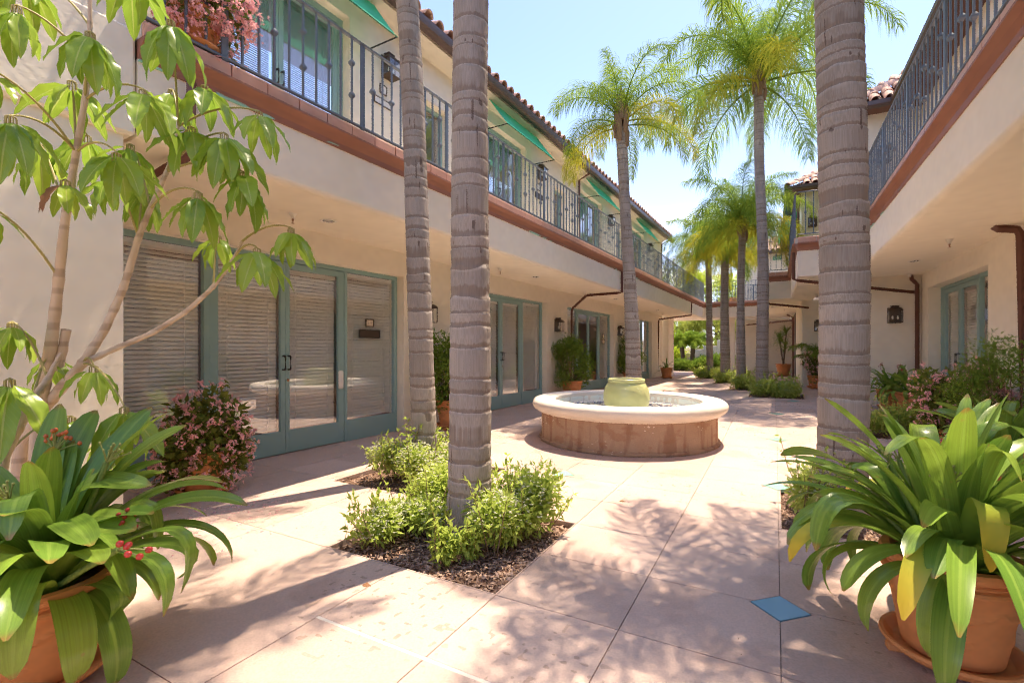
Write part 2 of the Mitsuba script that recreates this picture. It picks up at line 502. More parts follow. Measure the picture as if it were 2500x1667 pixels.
HOLES = unary_union([bed_poly(k) for k in BEDS])
pv = MB()
yy = -3.0
while yy < 27.6:
    y1 = min(yy + 1.2, 27.6)
    strip = sbox(-9.0, yy, 6.0, y1).difference(HOLES)
    for x0, x1 in ((-9, -3.5), (-3.5, -2.5), (-2.5, -1.5), (-1.5, -0.5), (-0.5, 6)):
        pv.poly(strip.intersection(sbox(x0, yy, x1, y1)), 0.10, 'xyz', -0.108)
    yy = y1
v, f = pv.mesh()
v[:, 2] += ground_z(v[:, 0], v[:, 1])
tag(obj('pavement', (v, f), GROUT), kind='structure')
X0, Y0, DX, DY = 0.02, 2.19, 0.655, 0.588
CUT = unary_union([HOLES] + [diamond(x, y, 0.140) for x, y, c in DIAMONDS])
cells = []
NY = 14                                         # rows whose slabs are pieces; farther joints are under a pixel
for j in range(-4, NY):
    for i in range(-9, 5):
        ya, yb = Y0 + j * DY, Y0 + (j + 1) * DY
        xa, xb = X0 + i * DX, X0 + (i + 1) * DX
        if i <= -5:                             # larger slabs by the shop fronts
            if i % 2 == 0 or j % 2:
                continue
            xb, yb = xa + 2 * DX, ya + 2 * DY
        if i == -9:
            xa = -6.2
        if xb > 2.62:
            continue
        if i == -4 and -1 <= j <= 0:
            pass
        cells.append((xa, ya, xb, yb))
for (xa, ya, xb, yb) in cells:
    gap = 0.0024
    p = sbox(xa + gap, ya + gap, xb - gap, yb - gap)
    if abs(ya - (Y0 - DY)) < 0.01:
        p = p.intersection(sbox(xa, ya + 0.010, xb, yb))
    if abs(yb - (Y0 - DY)) < 0.01:
        p = p.intersection(sbox(xa, ya, xb, yb - 0.010))
    p = p.difference(CUT)
    if p.is_empty or p.area < 0.004:
        continue
    m = MB().poly(p, 0.03, 'xyz', -0.03)
    v, f = m.mesh()
    v[:, 2] += ground_z(v[:, 0], v[:, 1])
    obj('slab', (v, f), PAVE, 'pavement')
pf = MB()                                       # the paving beyond, and under the balconies
far = unary_union([sbox(-9, Y0 + NY * DY + 0.004, 6, 27.6), sbox(-9, -3, -6.2, Y0 + NY * DY), sbox(2.65, -3, 6, Y0 + NY * DY), sbox(-6.2, -3, 2.65, Y0 - 4 * DY - 0.004)]).difference(CUT)
yy = -3.0
while yy < 27.6:
    for xx in np.arange(-9.17, 6, 1.31):
        c = sbox(xx + .003, yy + .003, xx + 1.307, yy + 1.173).intersection(far)
        if not c.is_empty:
            pf.poly(c, 0.02, 'xyz', -0.02)
    yy += 2 * DY
v, f = pf.mesh()
v[:, 2] += ground_z(v[:, 0], v[:, 1])
tag(obj('far_slab', (v, f), PAVE, 'pavement'), kind='stuff')
jm = MB().box(-6.1, 0.02, Y0 - DY - 0.0105, Y0 - DY + 0.0105, -0.02, -0.0015)
obj('expansion_joint', jm, JOINT, 'pavement')
for x, y, c in DIAMONDS:
    z = float(ground_z(x, y))
    m = MB().poly(diamond(x, y, 0.130), 0.03, 'xyz', -0.028 + z)
    k = obj('inlay_tile', m, BLUETILE if c == 'b' else MINTTILE, 'pavement')
    if c == 'b':
        tag(k, 'blue glazed diamond tile set in the paving')


# ------------------------------------------------------------------ parts that both wings share
def frame_left():
    a = math.radians(1.7)
    M = np.eye(4)
    M[:3, 0] = (math.cos(a), -math.sin(a), 0)   # out of the wall, into the courtyard
    M[:3, 1] = (math.sin(a), math.cos(a), 0)    # along the wall, away from the camera
    M[:3, 3] = (-5.2, 5.77, 0)
    return M


ML = frame_left()
Z_SOFFIT, Z_CORN, Z_TILE, Z_FLOOR, Z_RAIL = 2.75, 3.27, 3.43, 3.55, 4.445


def edge_profile(y0, y1, out, back):
    """Balcony edge in a frame whose x axis points outwards: (stucco slab, cornice, mortar bed)."""
    r = 0.06
    arc = [(out - r + r * math.sin(t), Z_SOFFIT + r - r * math.cos(t)) for t in np.linspace(0, PI / 2, 7)]
    slab = Polygon([(back, Z_SOFFIT)] + arc + [(out, Z_CORN + 0.02), (out - 0.12, Z_CORN + 0.02), (out - 0.12, 3.46), (back, 3.46)])
    s = MB().poly(slab, y1 - y0, 'xzy', y0)
    c = Polygon([(out - 0.02, Z_CORN), (out + 0.012, Z_CORN), (out + 0.016, Z_CORN + 0.055), (out + 0.03, Z_CORN + 0.07), (out + 0.05, Z_CORN + 0.10), (out + 0.085, Z_CORN + 0.125),
                 (out + 0.095, Z_CORN + 0.135), (out + 0.095, Z_TILE - 0.006), (out - 0.02, Z_TILE - 0.006)])
    cm = MB()
    for a in np.arange(y0, y1, 1.5):
        cm.poly(c, min(1.5, y1 - a), 'xzy', a)
    bed = MB().box(out - 0.22, out + 0.045, y0, y1, Z_TILE - 0.004, Z_FLOOR - 0.02)
    return s, cm, bed


def tile_piece(w=0.292):
    """One edging tile: flat face with a bullnose, 0.3 m wide, in a frame whose x axis points outwards."""
    r = 0.02
    h = Z_FLOOR - Z_TILE - 0.006
    prof = [(-0.26, 0), (0.0, 0)] + [(-r + r * math.cos(t), h - r + r * math.sin(t)) for t in np.linspace(0, PI / 2, 4)] + [(-0.26, h)]
    return MB().poly(Polygon(prof), w, 'xzy', -w / 2)


def knuckle(m, z):
    for a, b, h0, h1 in ((0.011, 0.019, -0.032, -0.018), (0.019, 0.0235, -0.018, -0.008), (0.0235, 0.0235, -0.008, 0.008), (0.0235, 0.019, 0.008, 0.018), (0.019, 0.011, 0.018, 0.032)):
        v = np.array([[sx * r, sy * r, z + h] for r, h in ((a, h0), (b, h1)) for sx, sy in ((-1, -1), (1, -1), (1, 1), (-1, 1))])
        m.add(v, [[0, 1, 5, 4], [1, 2, 6, 5], [2, 3, 7, 6], [3, 0, 4, 7], [0, 3, 2, 1], [4, 5, 6, 7]])


RAIL_H = Z_RAIL - Z_FLOOR


def baluster(kind):
    m = MB().box(-0.008, 0.008, -0.008, 0.008, 0.03, RAIL_H - 0.02)
    if kind == 'double':
        knuckle(m, 0.30)
        knuckle(m, RAIL_H - 0.27)
    elif kind == 'single':
        knuckle(m, 0.46)
    return mikit.ply(m.mesh(), IRON)


BAL = {k: baluster(k) for k in ('plain', 'single', 'double')}
POST = mikit.ply(MB().rbox(-0.011, 0.011, -0.026, 0.026, 0.0, RAIL_H - 0.012, 0.003).mesh(), IRON)


def railing(label, M, y0, y1, first, pitch=0.1405, lift=0.0, shift=0):
    """Wrought-iron railing along the y axis of frame M (x = 0): first = where a post stands."""
    k = thing('balcony_railing', label, 'railing', 'iron balcony railings')
    z = Z_FLOOR + lift
    obj('top_rail', MB().rbox(-0.021, 0.021, y0, y1, z + RAIL_H - 0.018, z + RAIL_H, 0.004), IRON, k, M)
    obj('bottom_rail', MB().rbox(-0.016, 0.016, y0, y1, z + 0.012, z + 0.034, 0.004), IRON, k, M)
    i0 = int(math.ceil((y0 + 0.02 - first) / pitch))
    i1 = int(math.floor((y1 - 0.02 - first) / pitch))
    seq = ['single', 'plain', 'single', 'plain', 'double', 'plain', 'single', 'plain', 'double']
    for i in range(i0, i1 + 1):
        y = first + i * pitch
        if i % 10 == 0:
            inst('post', POST, M @ tr(0, y, z), k)
        else:
            inst('baluster', BAL[seq[(i % 10) - 1]], M @ tr(0, y, z), k)
    return k


def balcony_edge(parent, M, y0, y1, out, back, lead=0.0):
    s, c, bed = edge_profile(y0, y1, out, back)
    obj('balcony', s, STUCCO, parent, M, smooth=30)
    v, f = c.mesh()
    uv = np.c_[v[:, 2] - Z_CORN, v[:, 1]]
    bk = f'{parent}__balcony'
    v = v @ M[:3, :3].T + M[:3, 3]
    obj('cornice', (v, f), CORNICE, bk, uv=uv)
    obj('mortar', bed, MORTAR, bk, M)
    n = int((y1 - y0) / 0.302)
    w = (y1 - y0) / n
    ply = mikit.ply(tile_piece(w - 0.012).mesh(), EDGETILE)
    rng = np.random.default_rng(int(abs(y0 * 7 + out * 13)) + 3)
    for i in range(n):
        if i < 90:
            inst('edge_tile', ply, M @ tr(out + 0.062 + rng.normal(0, 0.0015), y0 + (i + 0.5) * w, Z_TILE + 0.002) @ rotz(rng.normal(0, 0.004)), bk)


def slat_mesh(y0, y1, z0, z1, x, pitch, depth, tilt, rng):
    """Horizontal blind slats in the plane x, slightly curved, tilted shut."""
    n = int((z1 - z0) / pitch)
    z = z0 + (np.arange(n) + 0.5) * pitch
    a = tilt + rng.normal(0, 0.012, n)
    m = MB()
    vs, fs = [], []
    u = np.array([-0.5, 0.0, 0.5]) * depth
    crown = np.array([0.0, 0.0055, 0.0])
    for i in range(n):
        c, s = math.cos(a[i]), math.sin(a[i])
        sag = rng.normal(0, 0.0008, 2)
        for k in range(2):
            for q in range(3):
                vs.append([x - u[q] * c + crown[q] * s, (y0, y1)[k], z[i] + u[q] * s + crown[q] * c + sag[k]])
        b = i * 6
        fs += [[b, b + 1, b + 4, b + 3], [b + 1, b + 2, b + 5, b + 4]]
    m.add(vs, fs)
    m.box(x - 0.03, x + 0.03, y0, y1, z1 - 0.02, z1 + 0.03)
    for t in (0.16, 0.84):
        y = y0 + (y1 - y0) * t
        m.box(x + 0.022, x + 0.025, y - 0.0025, y + 0.0025, z0, z1)
    return m


def blind(parent, M, y0, y1, z0, z1, x, rng, mat_=None, pitch=0.0445, tilt=1.08, depth=0.050):
    k = obj('blind_slats', slat_mesh(y0, y1, z0, z1, x, pitch, depth, tilt, rng), mat_ or BLIND, parent, M)
    tag(k, kind='stuff')


def pane(parent, M, y0, y1, z0, z1, x):
    v = np.array([[x, y0, z0], [x, y1, z0], [x, y1, z1], [x, y0, z1]])
    obj('pane', (v @ M[:3, :3].T + M[:3, 3], [[0, 1, 2, 3]]), PANE, parent)


def handle(parent, M, y, z, x=0.0):
    h = MB()
    h.tube([(x, y, z - 0.082), (x + 0.045, y, z - 0.082), (x + 0.052, y, z - 0.074), (x + 0.052, y, z + 0.074), (x + 0.045, y, z + 0.082), (x, y, z + 0.082)], 0.0105, 8)
    obj('handle', h, BLACK, parent, M, smooth=40)


def leaf_door(parent, M, y0, y1, z0, z1, hinge, rng, kick=0.27, top=0.075, meet=0.058, jamb=0.09, blinds=True, mat_=None, pitch=0.0445, handle_z=1.10):
    """A glazed door leaf; hinge = 'lo' or 'hi' side. Its front lies at x = 0.002."""
    a, b = (y0 + (jamb if hinge == 'lo' else meet)), (y1 - (jamb if hinge == 'hi' else meet))
    k = fresh(f'{parent}__door')
    m = MB()
    for q in ((y0, a, z0, z1), (b, y1, z0, z1), (a, b, z0, z0 + kick), (a, b, z1 - top, z1)):
        m.rbox(-0.045, 0.002, q[0], q[1], q[2], q[3], 0.0025)
    scene[k] = mikit.ply(m.mesh(M), TEAL)
    pane(k, M, a, b, z0 + kick, z1 - top, -0.022)
    if blinds:
        blind(k, M, a + 0.012, b - 0.012, z0 + kick + 0.01, z1 - top - 0.03, -0.085, rng, mat_, pitch, depth=pitch * 1.12)
    y = (y1 - 0.033) if hinge == 'lo' else (y0 + 0.033)
    handle(k, M, y, z0 + handle_z, 0.002)
    return k


def storefront(parent, M, s1, rng, ztop=2.40, dark=False, width=3.82):
    """Aluminium shop front: sidelight, pair of doors, sidelight. s1 = its far end along y."""
    k = fresh(f'{parent}__storefront')
    m = MB()
    s0 = s1 - width
    q = [(s0, s0 + 0.06, 0, ztop), (s1 - 0.055, s1, 0, ztop), (s0 + 0.06, s1 - 0.055, ztop - 0.055, ztop), (s1 - 1.02, s1 - 0.972, 0, ztop - 0.055), (s1 - 2.86, s1 - 2.80, 0, ztop - 0.055),
         (s0 + 0.06, s1 - 2.86, 0, 0.285), (s1 - 0.972, s1 - 0.055, 0, 0.285)]
    for a, b, c, d in q:
        m.rbox(-0.055, 0.012, a, b, c, d, 0.003)
    scene[k] = mikit.ply(m.mesh(M), TEAL)
    for a, b in ((s0 + 0.06, s1 - 2.86), (s1 - 0.972, s1 - 0.055)):
        pane(k, M, a, b, 0.285, ztop - 0.055, -0.02)
        blind(k, M, a + 0.012, b - 0.012, 0.30, ztop - 0.09, -0.085, rng)
    z1 = ztop - 0.062
    d0 = leaf_door(parent, M, s1 - 2.797, s1 - 1.913, 0.012, z1, 'lo', rng, blinds=not dark)
    d1 = leaf_door(parent, M, s1 - 1.909, s1 - 1.023, 0.012, z1, 'hi', rng, blinds=not dark)
    lk = MB().lathe([[0, 0], [0.016, 0], [0.016, 0.006], [0.0, 0.008]], 16)
    v, f = lk.mesh()
    v = v[:, [2, 1, 0]] + np.array([0.003, s1 - 1.909 + 0.03, 0.90])
    obj('lock', (v @ M[:3, :3].T + M[:3, 3], f), BRASS, d1)
    return k


def balcony_doors(parent, M, s1, rng):
    """Pair of glazed doors on the upper walkway, in a teal frame; s1 = far end."""
    s0 = s1 - 1.90
    k = fresh(f'{parent}__balcony_door_frame')
    m = MB()
    for a, b, c, d in ((s0, s0 + 0.075, 3.55, 5.78), (s1 - 0.075, s1, 3.55, 5.78), (s0 + 0.075, s1 - 0.075, 5.70, 5.78)):
        m.rbox(-0.06, 0.012, a, b, c, d, 0.003)
    scene[k] = mikit.ply(m.mesh(M), TEAL)
    mid = (s0 + s1) / 2
    for a, b, h in ((s0 + 0.077, mid - 0.002, 'lo'), (mid + 0.002, s1 - 0.077, 'hi')):
        leaf_door(parent, M, a, b, 3.565, 5.695, h, rng, kick=0.20, jamb=0.075, meet=0.062, mat_=DARKBLIND, pitch=0.026, handle_z=0.98)


def window(parent, M, s0, s1, z0, z1, rng):
    k = fresh(f'{parent}__window')
    m = MB()
    w = 0.05
    for a, b, c, d in ((s0, s0 + w, z0, z1), (s1 - w, s1, z0, z1), (s0 + w, s1 - w, z0, z0 + w), (s0 + w, s1 - w, z1 - w, z1)):
        m.rbox(-0.05, 0.012, a, b, c, d, 0.003)
    scene[k] = mikit.ply(m.mesh(M), TEAL)
    pane(k, M, s0 + w, s1 - w, z0 + w, z1 - w, -0.02)
    blind(k, M, s0 + w, s1 - w, z0 + w, z1 - w, -0.08, rng, DARKBLIND, 0.026, 1.0, 0.029)


def barrel(length=0.46, r0=0.098, r1=0.082, segs=9):
    """A half-round clay tile lying along +x (uphill end narrower), open below, 14 mm thick."""
    a = np.linspace(0, PI, segs)
    vs = []
    for x, r in ((0, r0), (length, r1)):
        for d in (0.0, -0.014):
            vs += [[x, -math.cos(t) * (r + d), math.sin(t) * (r + d)] for t in a]
    fs = []
    for i in range(segs - 1):
        fs += [[i, i + 1, 2 * segs + i + 1, 2 * segs + i], [segs + i, 3 * segs + i, 3 * segs + i + 1, segs + i + 1], [i, segs + i, segs + i + 1, i + 1], [2 * segs + i, 2 * segs + i + 1, 3 * segs + i + 1, 3 * segs + i]]
    fs += [[0, 2 * segs, 3 * segs, segs], [segs - 1, 2 * segs - 1, 4 * segs - 1, 3 * segs - 1]]
    return mikit.ply(MB().add(vs, fs).mesh(), ROOFTILE, smooth=50)


BARREL = barrel()


def lantern(M, label, group='wall lanterns'):
    """Bronze wall lantern with a domed cap and two candle lamps; its back plate lies at x = 0 of M, z = 0 is its foot."""
    k = thing('wall_lantern', label, 'lantern', group)
    m = MB()
    w, d, h = 0.115, 0.17, 0.24
    m.box(0.0, 0.010, -w, w, -0.005, h + 0.07)
    m.rbox(0.0, d, -w, w, 0.0, 0.014, 0.003)
    for x, y in ((0.012, -w), (0.012, w - 0.011), (d - 0.011, -w), (d - 0.011, w - 0.011)):
        m.box(x, x + 0.011, y, y + 0.011, 0.014, h)
    m.box(d - 0.010, d - 0.002, -0.005, 0.005, 0.014, h)
    obj('frame', m, BRONZE, k, M)
    c = MB()
    prof = [(w + 0.004, 0.0), (w + 0.004, 0.016), (w - 0.008, 0.035), (w - 0.032, 0.058), (w - 0.055, 0.072)]
    for (a, za), (b, zb) in zip(prof[:-1], prof[1:]):
        fa, fb = a / w, b / w
        v = [[0, -a, h + za], [d * min(fa, 1.02), -a, h + za], [d * min(fa, 1.02), a, h + za], [0, a, h + za], [0, -b, h + zb], [d * fb, -b, h + zb], [d * fb, b, h + zb], [0, b, h + zb]]
        c.add(v, [[0, 1, 5, 4], [1, 2, 6, 5], [2, 3, 7, 6]])
    c.rbox(0.01, d * 0.6, -0.062, 0.062, h + 0.070, h + 0.098, 0.003)
    c.rbox(0.005, d * 0.66, -0.069, 0.069, h + 0.098, h + 0.106, 0.002)
    obj('cap', c, BRONZE, k, M)
    g = MB()
    for v in ([[d - 0.006, -w, .014], [d - 0.006, w, .014], [d - 0.006, w, h], [d - 0.006, -w, h]], [[.012, -w + .005, .014], [d - .006, -w + .005, .014], [d - .006, -w + .005, h], [.012, -w + .005, h]],
              [[.012, w - .005, .014], [d - .006, w - .005, .014], [d - .006, w - .005, h], [.012, w - .005, h]]):
        g.add(v, [[0, 1, 2, 3]])
    obj('glass', g, LAMPGLASS, k, M)
    for y in (-0.042, 0.042):
        s = MB().lathe([[0, 0.014], [0.019, 0.014], [0.019, 0.07], [0, 0.07]], 12, (0.085, y, 0))
        obj('candle_socket', s, BRONZE, k, M)
        b = MB().lathe([[0, 0.07], [0.011, 0.072], [0.017, 0.092], [0.015, 0.112], [0.007, 0.135], [0, 0.146]], 14, (0.085, y, 0))
        obj('bulb', b, BULB, k, M, smooth=60)
    return k


def sprinkler(x, y, z, label):
    k = thing('fire_sprinkler', label, 'sprinkler', 'sprinkler heads under the balconies')
    obj('escutcheon', MB().lathe([[0, 0], [0.042, 0], [0.038, -0.012], [0.024, -0.022], [0.022, -0.060], [0, -0.060]], 20, (x, y, z - 0.001)), WHITE, k, smooth=40)
    m = MB().lathe([[0, 0], [0.010, 0], [0.010, -0.02], [0.006, -0.024], [0.006, -0.05], [0, -0.05]], 12, (x, y, z - 0.060))
    m.lathe([[0, 0], [0.017, 0], [0.017, -0.003], [0, -0.003]], 12, (x, y, z - 0.108))
    obj('head', m, BRASS, k)


def downlight(x, y, z, label):
    k = thing('recessed_light', label, 'light', 'unlit recessed lights under the balconies')
    obj('trim', MB().lathe([[0.068, 0.0], [0.068, -0.006], [0.090, -0.006], [0.093, 0.0]], 32, (x, y, z - 0.0005)), WHITE, k, smooth=40)
    obj('reflector', MB().lathe([[0.0, -0.001], [0.035, -0.0015], [0.068, -0.0045]], 32, (x, y, z - 0.0002)), CHROME, k, smooth=40)

# ------------------------------------------------------------------ left wing
LB = tag(fresh('stucco_building'), 'long cream stucco building with teal shop doors and a balcony, on the left', 'building')
rng = np.random.default_rng(11)
S_END = 16.75
SHOPS = [0.0, 5.03, 10.07, 15.08]
lower = sbox(-6.5, -0.1, S_END, Z_SOFFIT + 0.02)
for s in SHOPS:
    lower = lower.difference(sbox(s - 3.82, -0.2, s, 2.40))
obj('lower_wall', MB().poly(lower, 0.30, 'yzx', -0.15), STUCCO, LB, ML)
upper = sbox(-6.5, 3.46, S_END, 6.30)
DOORS = [-1.05, 3.94, 8.94, 13.92]
WINS = [(0.46, 1.12), (5.42, 6.10), (10.45, 11.1), (15.4, 16.0)]
for s in DOORS:
    upper = upper.difference(sbox(s - 1.90, 3.4, s, 5.78))
for a, b in WINS:
    upper = upper.difference(sbox(a, 4.22, b, 5.37))
obj('upper_wall', MB().poly(upper, 0.30, 'yzx', -0.15), STUCCO, LB, ML)
cove = Polygon([(0.15, 6.02), (0.17, 6.02), (0.20, 6.05), (0.27, 6.10), (0.40, 6.14), (0.40, 6.20), (0.15, 6.20)])
obj('eave_moulding', MB().poly(cove, S_END + 4.0, 'xzy', -4.0), STUCCO, LB, ML, smooth=30)
pier = MB()
pier.box(-0.2, 1.42, -9.0, -4.105, -0.1, Z_SOFFIT + 0.03)
pier.rbox(-0.2, 1.46, -9.0, -4.045, Z_SOFFIT, 3.49, 0.02)
pier.rbox(-0.2, 1.445, -9.0, -4.04, 3.46, 8.6, 0.02)
obj('end_pier', pier, STUCCO, LB, ML)
inner = MB()
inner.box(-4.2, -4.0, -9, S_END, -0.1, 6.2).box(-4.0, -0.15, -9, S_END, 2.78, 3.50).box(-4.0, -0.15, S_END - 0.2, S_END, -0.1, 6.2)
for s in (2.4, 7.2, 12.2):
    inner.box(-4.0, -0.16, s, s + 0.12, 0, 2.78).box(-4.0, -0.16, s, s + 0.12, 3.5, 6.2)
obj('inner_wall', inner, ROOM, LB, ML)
obj('end_wall', MB().box(-4.2, 0.148, S_END - 0.001, S_END + 0.25, -0.1, 6.25), STUCCO, LB, ML)
for i, s in enumerate(SHOPS):
    storefront(LB, ML, s, rng, dark=(i == 2))
for s in DOORS:
    balcony_doors(LB, ML, s, rng)
for a, b in WINS:
    window(LB, ML, a, b, 4.22, 5.37, rng)
Y_END = 19.95                                   # where the balcony meets the bridge
balcony_edge(LB, ML, -4.035, Y_END, 1.46, 0.14)
# roof: boarded slope, gutter and two courses of clay tiles at the eave
slope = math.atan2(1.35, 4.6)
roof = MB().add([[0.66, -4.3, 6.155], [-4.3, -4.3, 7.60], [-4.3, S_END + 0.4, 7.60], [0.66, S_END + 0.4, 6.155], [0.66, -4.3, 6.20], [-4.3, -4.3, 7.65], [-4.3, S_END + 0.4, 7.65], [0.66, S_END + 0.4, 6.20]],
                [[0, 1, 2, 3], [4, 7, 6, 5], [0, 3, 7, 4], [0, 4, 5, 1], [3, 2, 6, 7]])
obj('roof', roof, BROWN, LB, ML)
g = [(0.52, 6.19), (0.52, 6.10), (0.545, 6.075), (0.60, 6.07), (0.635, 6.09), (0.65, 6.13), (0.65, 6.185), (0.66, 6.195), (0.67, 6.185), (0.665, 6.12), (0.65, 6.075), (0.61, 6.05), (0.54, 6.05), (0.50, 6.085), (0.50, 6.19)]
obj('gutter', MB().poly(Polygon(g), S_END + 4.65, 'xzy', -4.3), GUTTER, LB, ML, smooth=30)
rt = np.random.default_rng(5)
for c in range(77):
    s = -4.1 + c * 0.272
    for r in range(2):
        x = 0.665 - r * 0.36 * math.cos(slope)
        inst('tile', BARREL, ML @ tr(x + rt.normal(0, .008), s + rt.normal(0, .006), 6.215 + r * 0.36 * math.sin(slope) + r * .012) @ roty(-slope * 0 ) @ rotz(PI + rt.normal(0, .03)) @ roty(-slope + rt.normal(0, .02)), f'{LB}__roof')
# rainwater pipes
def pipe(parent, pts, M=None, w=0.052, name='downspout'):
    m = MB()
    m.tube(pts, w / 2 * 1.25, 4)
    obj(name, m, BROWN, parent, M)


pipe(LB, [(0.20, 6.42, 0.05), (0.20, 6.42, 2.28), (0.23, 6.44, 2.36), (0.50, 6.62, 2.66), (0.56, 6.64, 2.70), (1.40, 6.64, 2.715), (1.51, 6.64, 2.73), (1.515, 6.64, 3.27)], ML)
pipe(LB, [(0.20, 6.95, 3.56), (0.20, 6.95, 5.95), (0.50, 6.95, 6.08)], ML)
pipe(LB, [(0.20, 16.05, 0.05), (0.20, 16.05, 2.45), (0.22, 16.05, 2.53), (1.50, 16.45, 2.70), (1.52, 16.47, 3.27)], ML)
pipe(LB, [(0.20, 16.65, 3.56), (0.20, 16.65, 5.95), (0.50, 16.65, 6.08)], ML)
hopper = MB().rbox(1.22, 1.40, -3.95, -3.80, 2.57, 2.72, 0.006)
obj('downspout', MB().tube([(0.25, -3.95, 2.30), (0.30, -3.93, 2.38), (1.20, -3.75, 2.68), (1.42, -3.72, 2.705), (1.50, -3.72, 2.73), (1.515, -3.72, 3.27)], 0.035, 4), BROWN, LB, ML)
railing('blue grey iron railing along the left balcony', ML @ tr(1.50, 0, 0), -4.03, Y_END - 0.05, -3.47)

# awnings over the balcony doors
def awning(M, s0, s1, ztop, x0, zlow, out, label):
    k = thing('awning', label, 'awning', 'green awnings over the balcony doors')
    m = MB()
    n = 6
    v, f = [], []
    for i in range(n + 1):
        t = i / n
        sag = -0.015 * math.sin(PI * t)
        v += [[x0 + 0.02 + (out - 0.02) * t, s0, ztop + (zlow - ztop) * t + sag], [x0 + 0.02 + (out - 0.02) * t, s1, ztop + (zlow - ztop) * t + sag]]
    for i in range(n):
        f.append([2 * i, 2 * i + 1, 2 * i + 3, 2 * i + 2])
    m.add(v, f)
    obj('canopy', m, AWNING, k, M, smooth=True)
    b = MB()
    b.tube([(x0 + 0.01, s0, ztop), (x0 + 0.01, s1, ztop)], 0.009, 6)
    b.tube([(x0 + out, s0 - 0.005, zlow), (x0 + out, s1 + 0.005, zlow)], 0.009, 6)
    obj('bar', b, AWNING_EDGE, k, M)
    for s in (s0, s1):
        obj('arm', MB().tube([(x0, s, zlow), (x0 + out, s, zlow)], 0.010, 6), BLACK, k, M)


AWNING_EDGE = mat('mat_awning_edge', princ((0.015, 0.15, 0.085), 0.6, 0.3))
for s, lab in zip((-0.71, 4.30, 9.31, 14.28), ('green awning over the nearest left balcony doors', 'second green awning along the left balcony, above the second pair of doors',
                                               'third green awning along the left balcony, just left of the palm behind the fountain', 'farthest green awning at the end of the left building')):
    awning(ML, s - 2.06, s, 6.23, 0.16, 5.53, 0.53, lab)

# lanterns, plaques and signs on the left wing
for s, z, lab in ((0.50, 1.70, 'bronze wall lantern between the two nearest palm trunks'), (5.55, 1.70, 'bronze wall lantern above the potted shrub, beside the brown downspout'), (10.6, 1.70, 'small bronze wall lantern behind the palm beyond the fountain')):
    lantern(ML @ tr(0.15, s, z), lab)
for s, lab in ((-0.36, 'bronze lantern on the upper wall above the framed name sign'), (4.62, 'bronze lantern on the upper wall behind the balcony railing, under the second awning'), (9.62, 'bronze lantern on the upper wall behind the railing by the third awning'), (14.6, 'bronze lantern on the upper wall under the farthest awning')):
    lantern(ML @ tr(0.15, s, 5.27), lab)


def plaque(M, x, s0, s1, z0, z1, label, text=None, th=0.03, fill='cream', border=0.016, cat='sign', lines=None):
    k = thing('suite_plaque', label, cat)
    m = MB()
    for a, b, c, d in ((s0, s0 + border, z0, z1), (s1 - border, s1, z0, z1), (s0 + border, s1 - border, z0, z0 + border), (s0 + border, s1 - border, z1 - border, z1)):
        m.rbox(x, x + 0.020, a, b, c, d, 0.002)
    obj('frame', m, BRONZE if fill != 'dark' else BLACK, k, M)
    obj('card', MB().box(x, x + 0.010, s0 + border, s1 - border, z0 + border, z1 - border), {'cream': CREAM, 'dark': BRONZE, 'white': WHITE}[fill], k, M)
    for t, zz, hh in (lines or ([(text, (z0 + z1) / 2 - th / 2, th)] if text else [])):
        tm = meshkit.text_mesh(t, hh, 0.0015)
        v = np.array(tm.vertices)
        v[:, 0] -= (v[:, 0].min() + v[:, 0].max()) / 2
        w = np.c_[v[:, 2] + x + 0.0105, v[:, 0] + (s0 + s1) / 2, v[:, 1] + zz]
        obj('lettering', (w @ M[:3, :3].T + M[:3, 3], tm.faces), INK, k)
    return k


plaque(ML, -0.0185, -0.625, -0.465, 1.60, 1.715, 'small framed number plaque on the nearest shop window', '230', 0.030)
plaque(ML, -0.0185, -0.745, -0.345, 1.435, 1.56, 'blank dark name plate under the number plaque on the nearest shop window', None, fill='dark', border=0.012)
plaque(ML, 0.151, -0.51, -0.37, 5.005, 5.145, 'small framed square plaque on the upper wall under the lantern', None, fill='white', border=0.012)
plaque(ML, 0.151, -0.62, -0.28, 4.83, 4.935, 'wide white framed name sign on the upper wall behind the railing', None, fill='white', border=0.010)
plaque(ML, 0.151, 4.46, 4.62, 5.0, 5.15, 'small framed plaque on the upper wall under the second lantern', None, fill='white', border=0.012)
plaque(ML, 0.151, 4.38, 4.75, 4.80, 4.93, 'dark name plate on the upper wall behind the railing, under the second lantern', None, fill='dark', border=0.012)
plaque(ML, -0.0185, 9.44, 9.58, 1.60, 1.73, 'small framed number plaque on the third shop window', None)
plaque(ML, -0.0185, 9.39, 9.63, 1.42, 1.56, 'framed cream name card on the third shop window, under the number plaque', None)
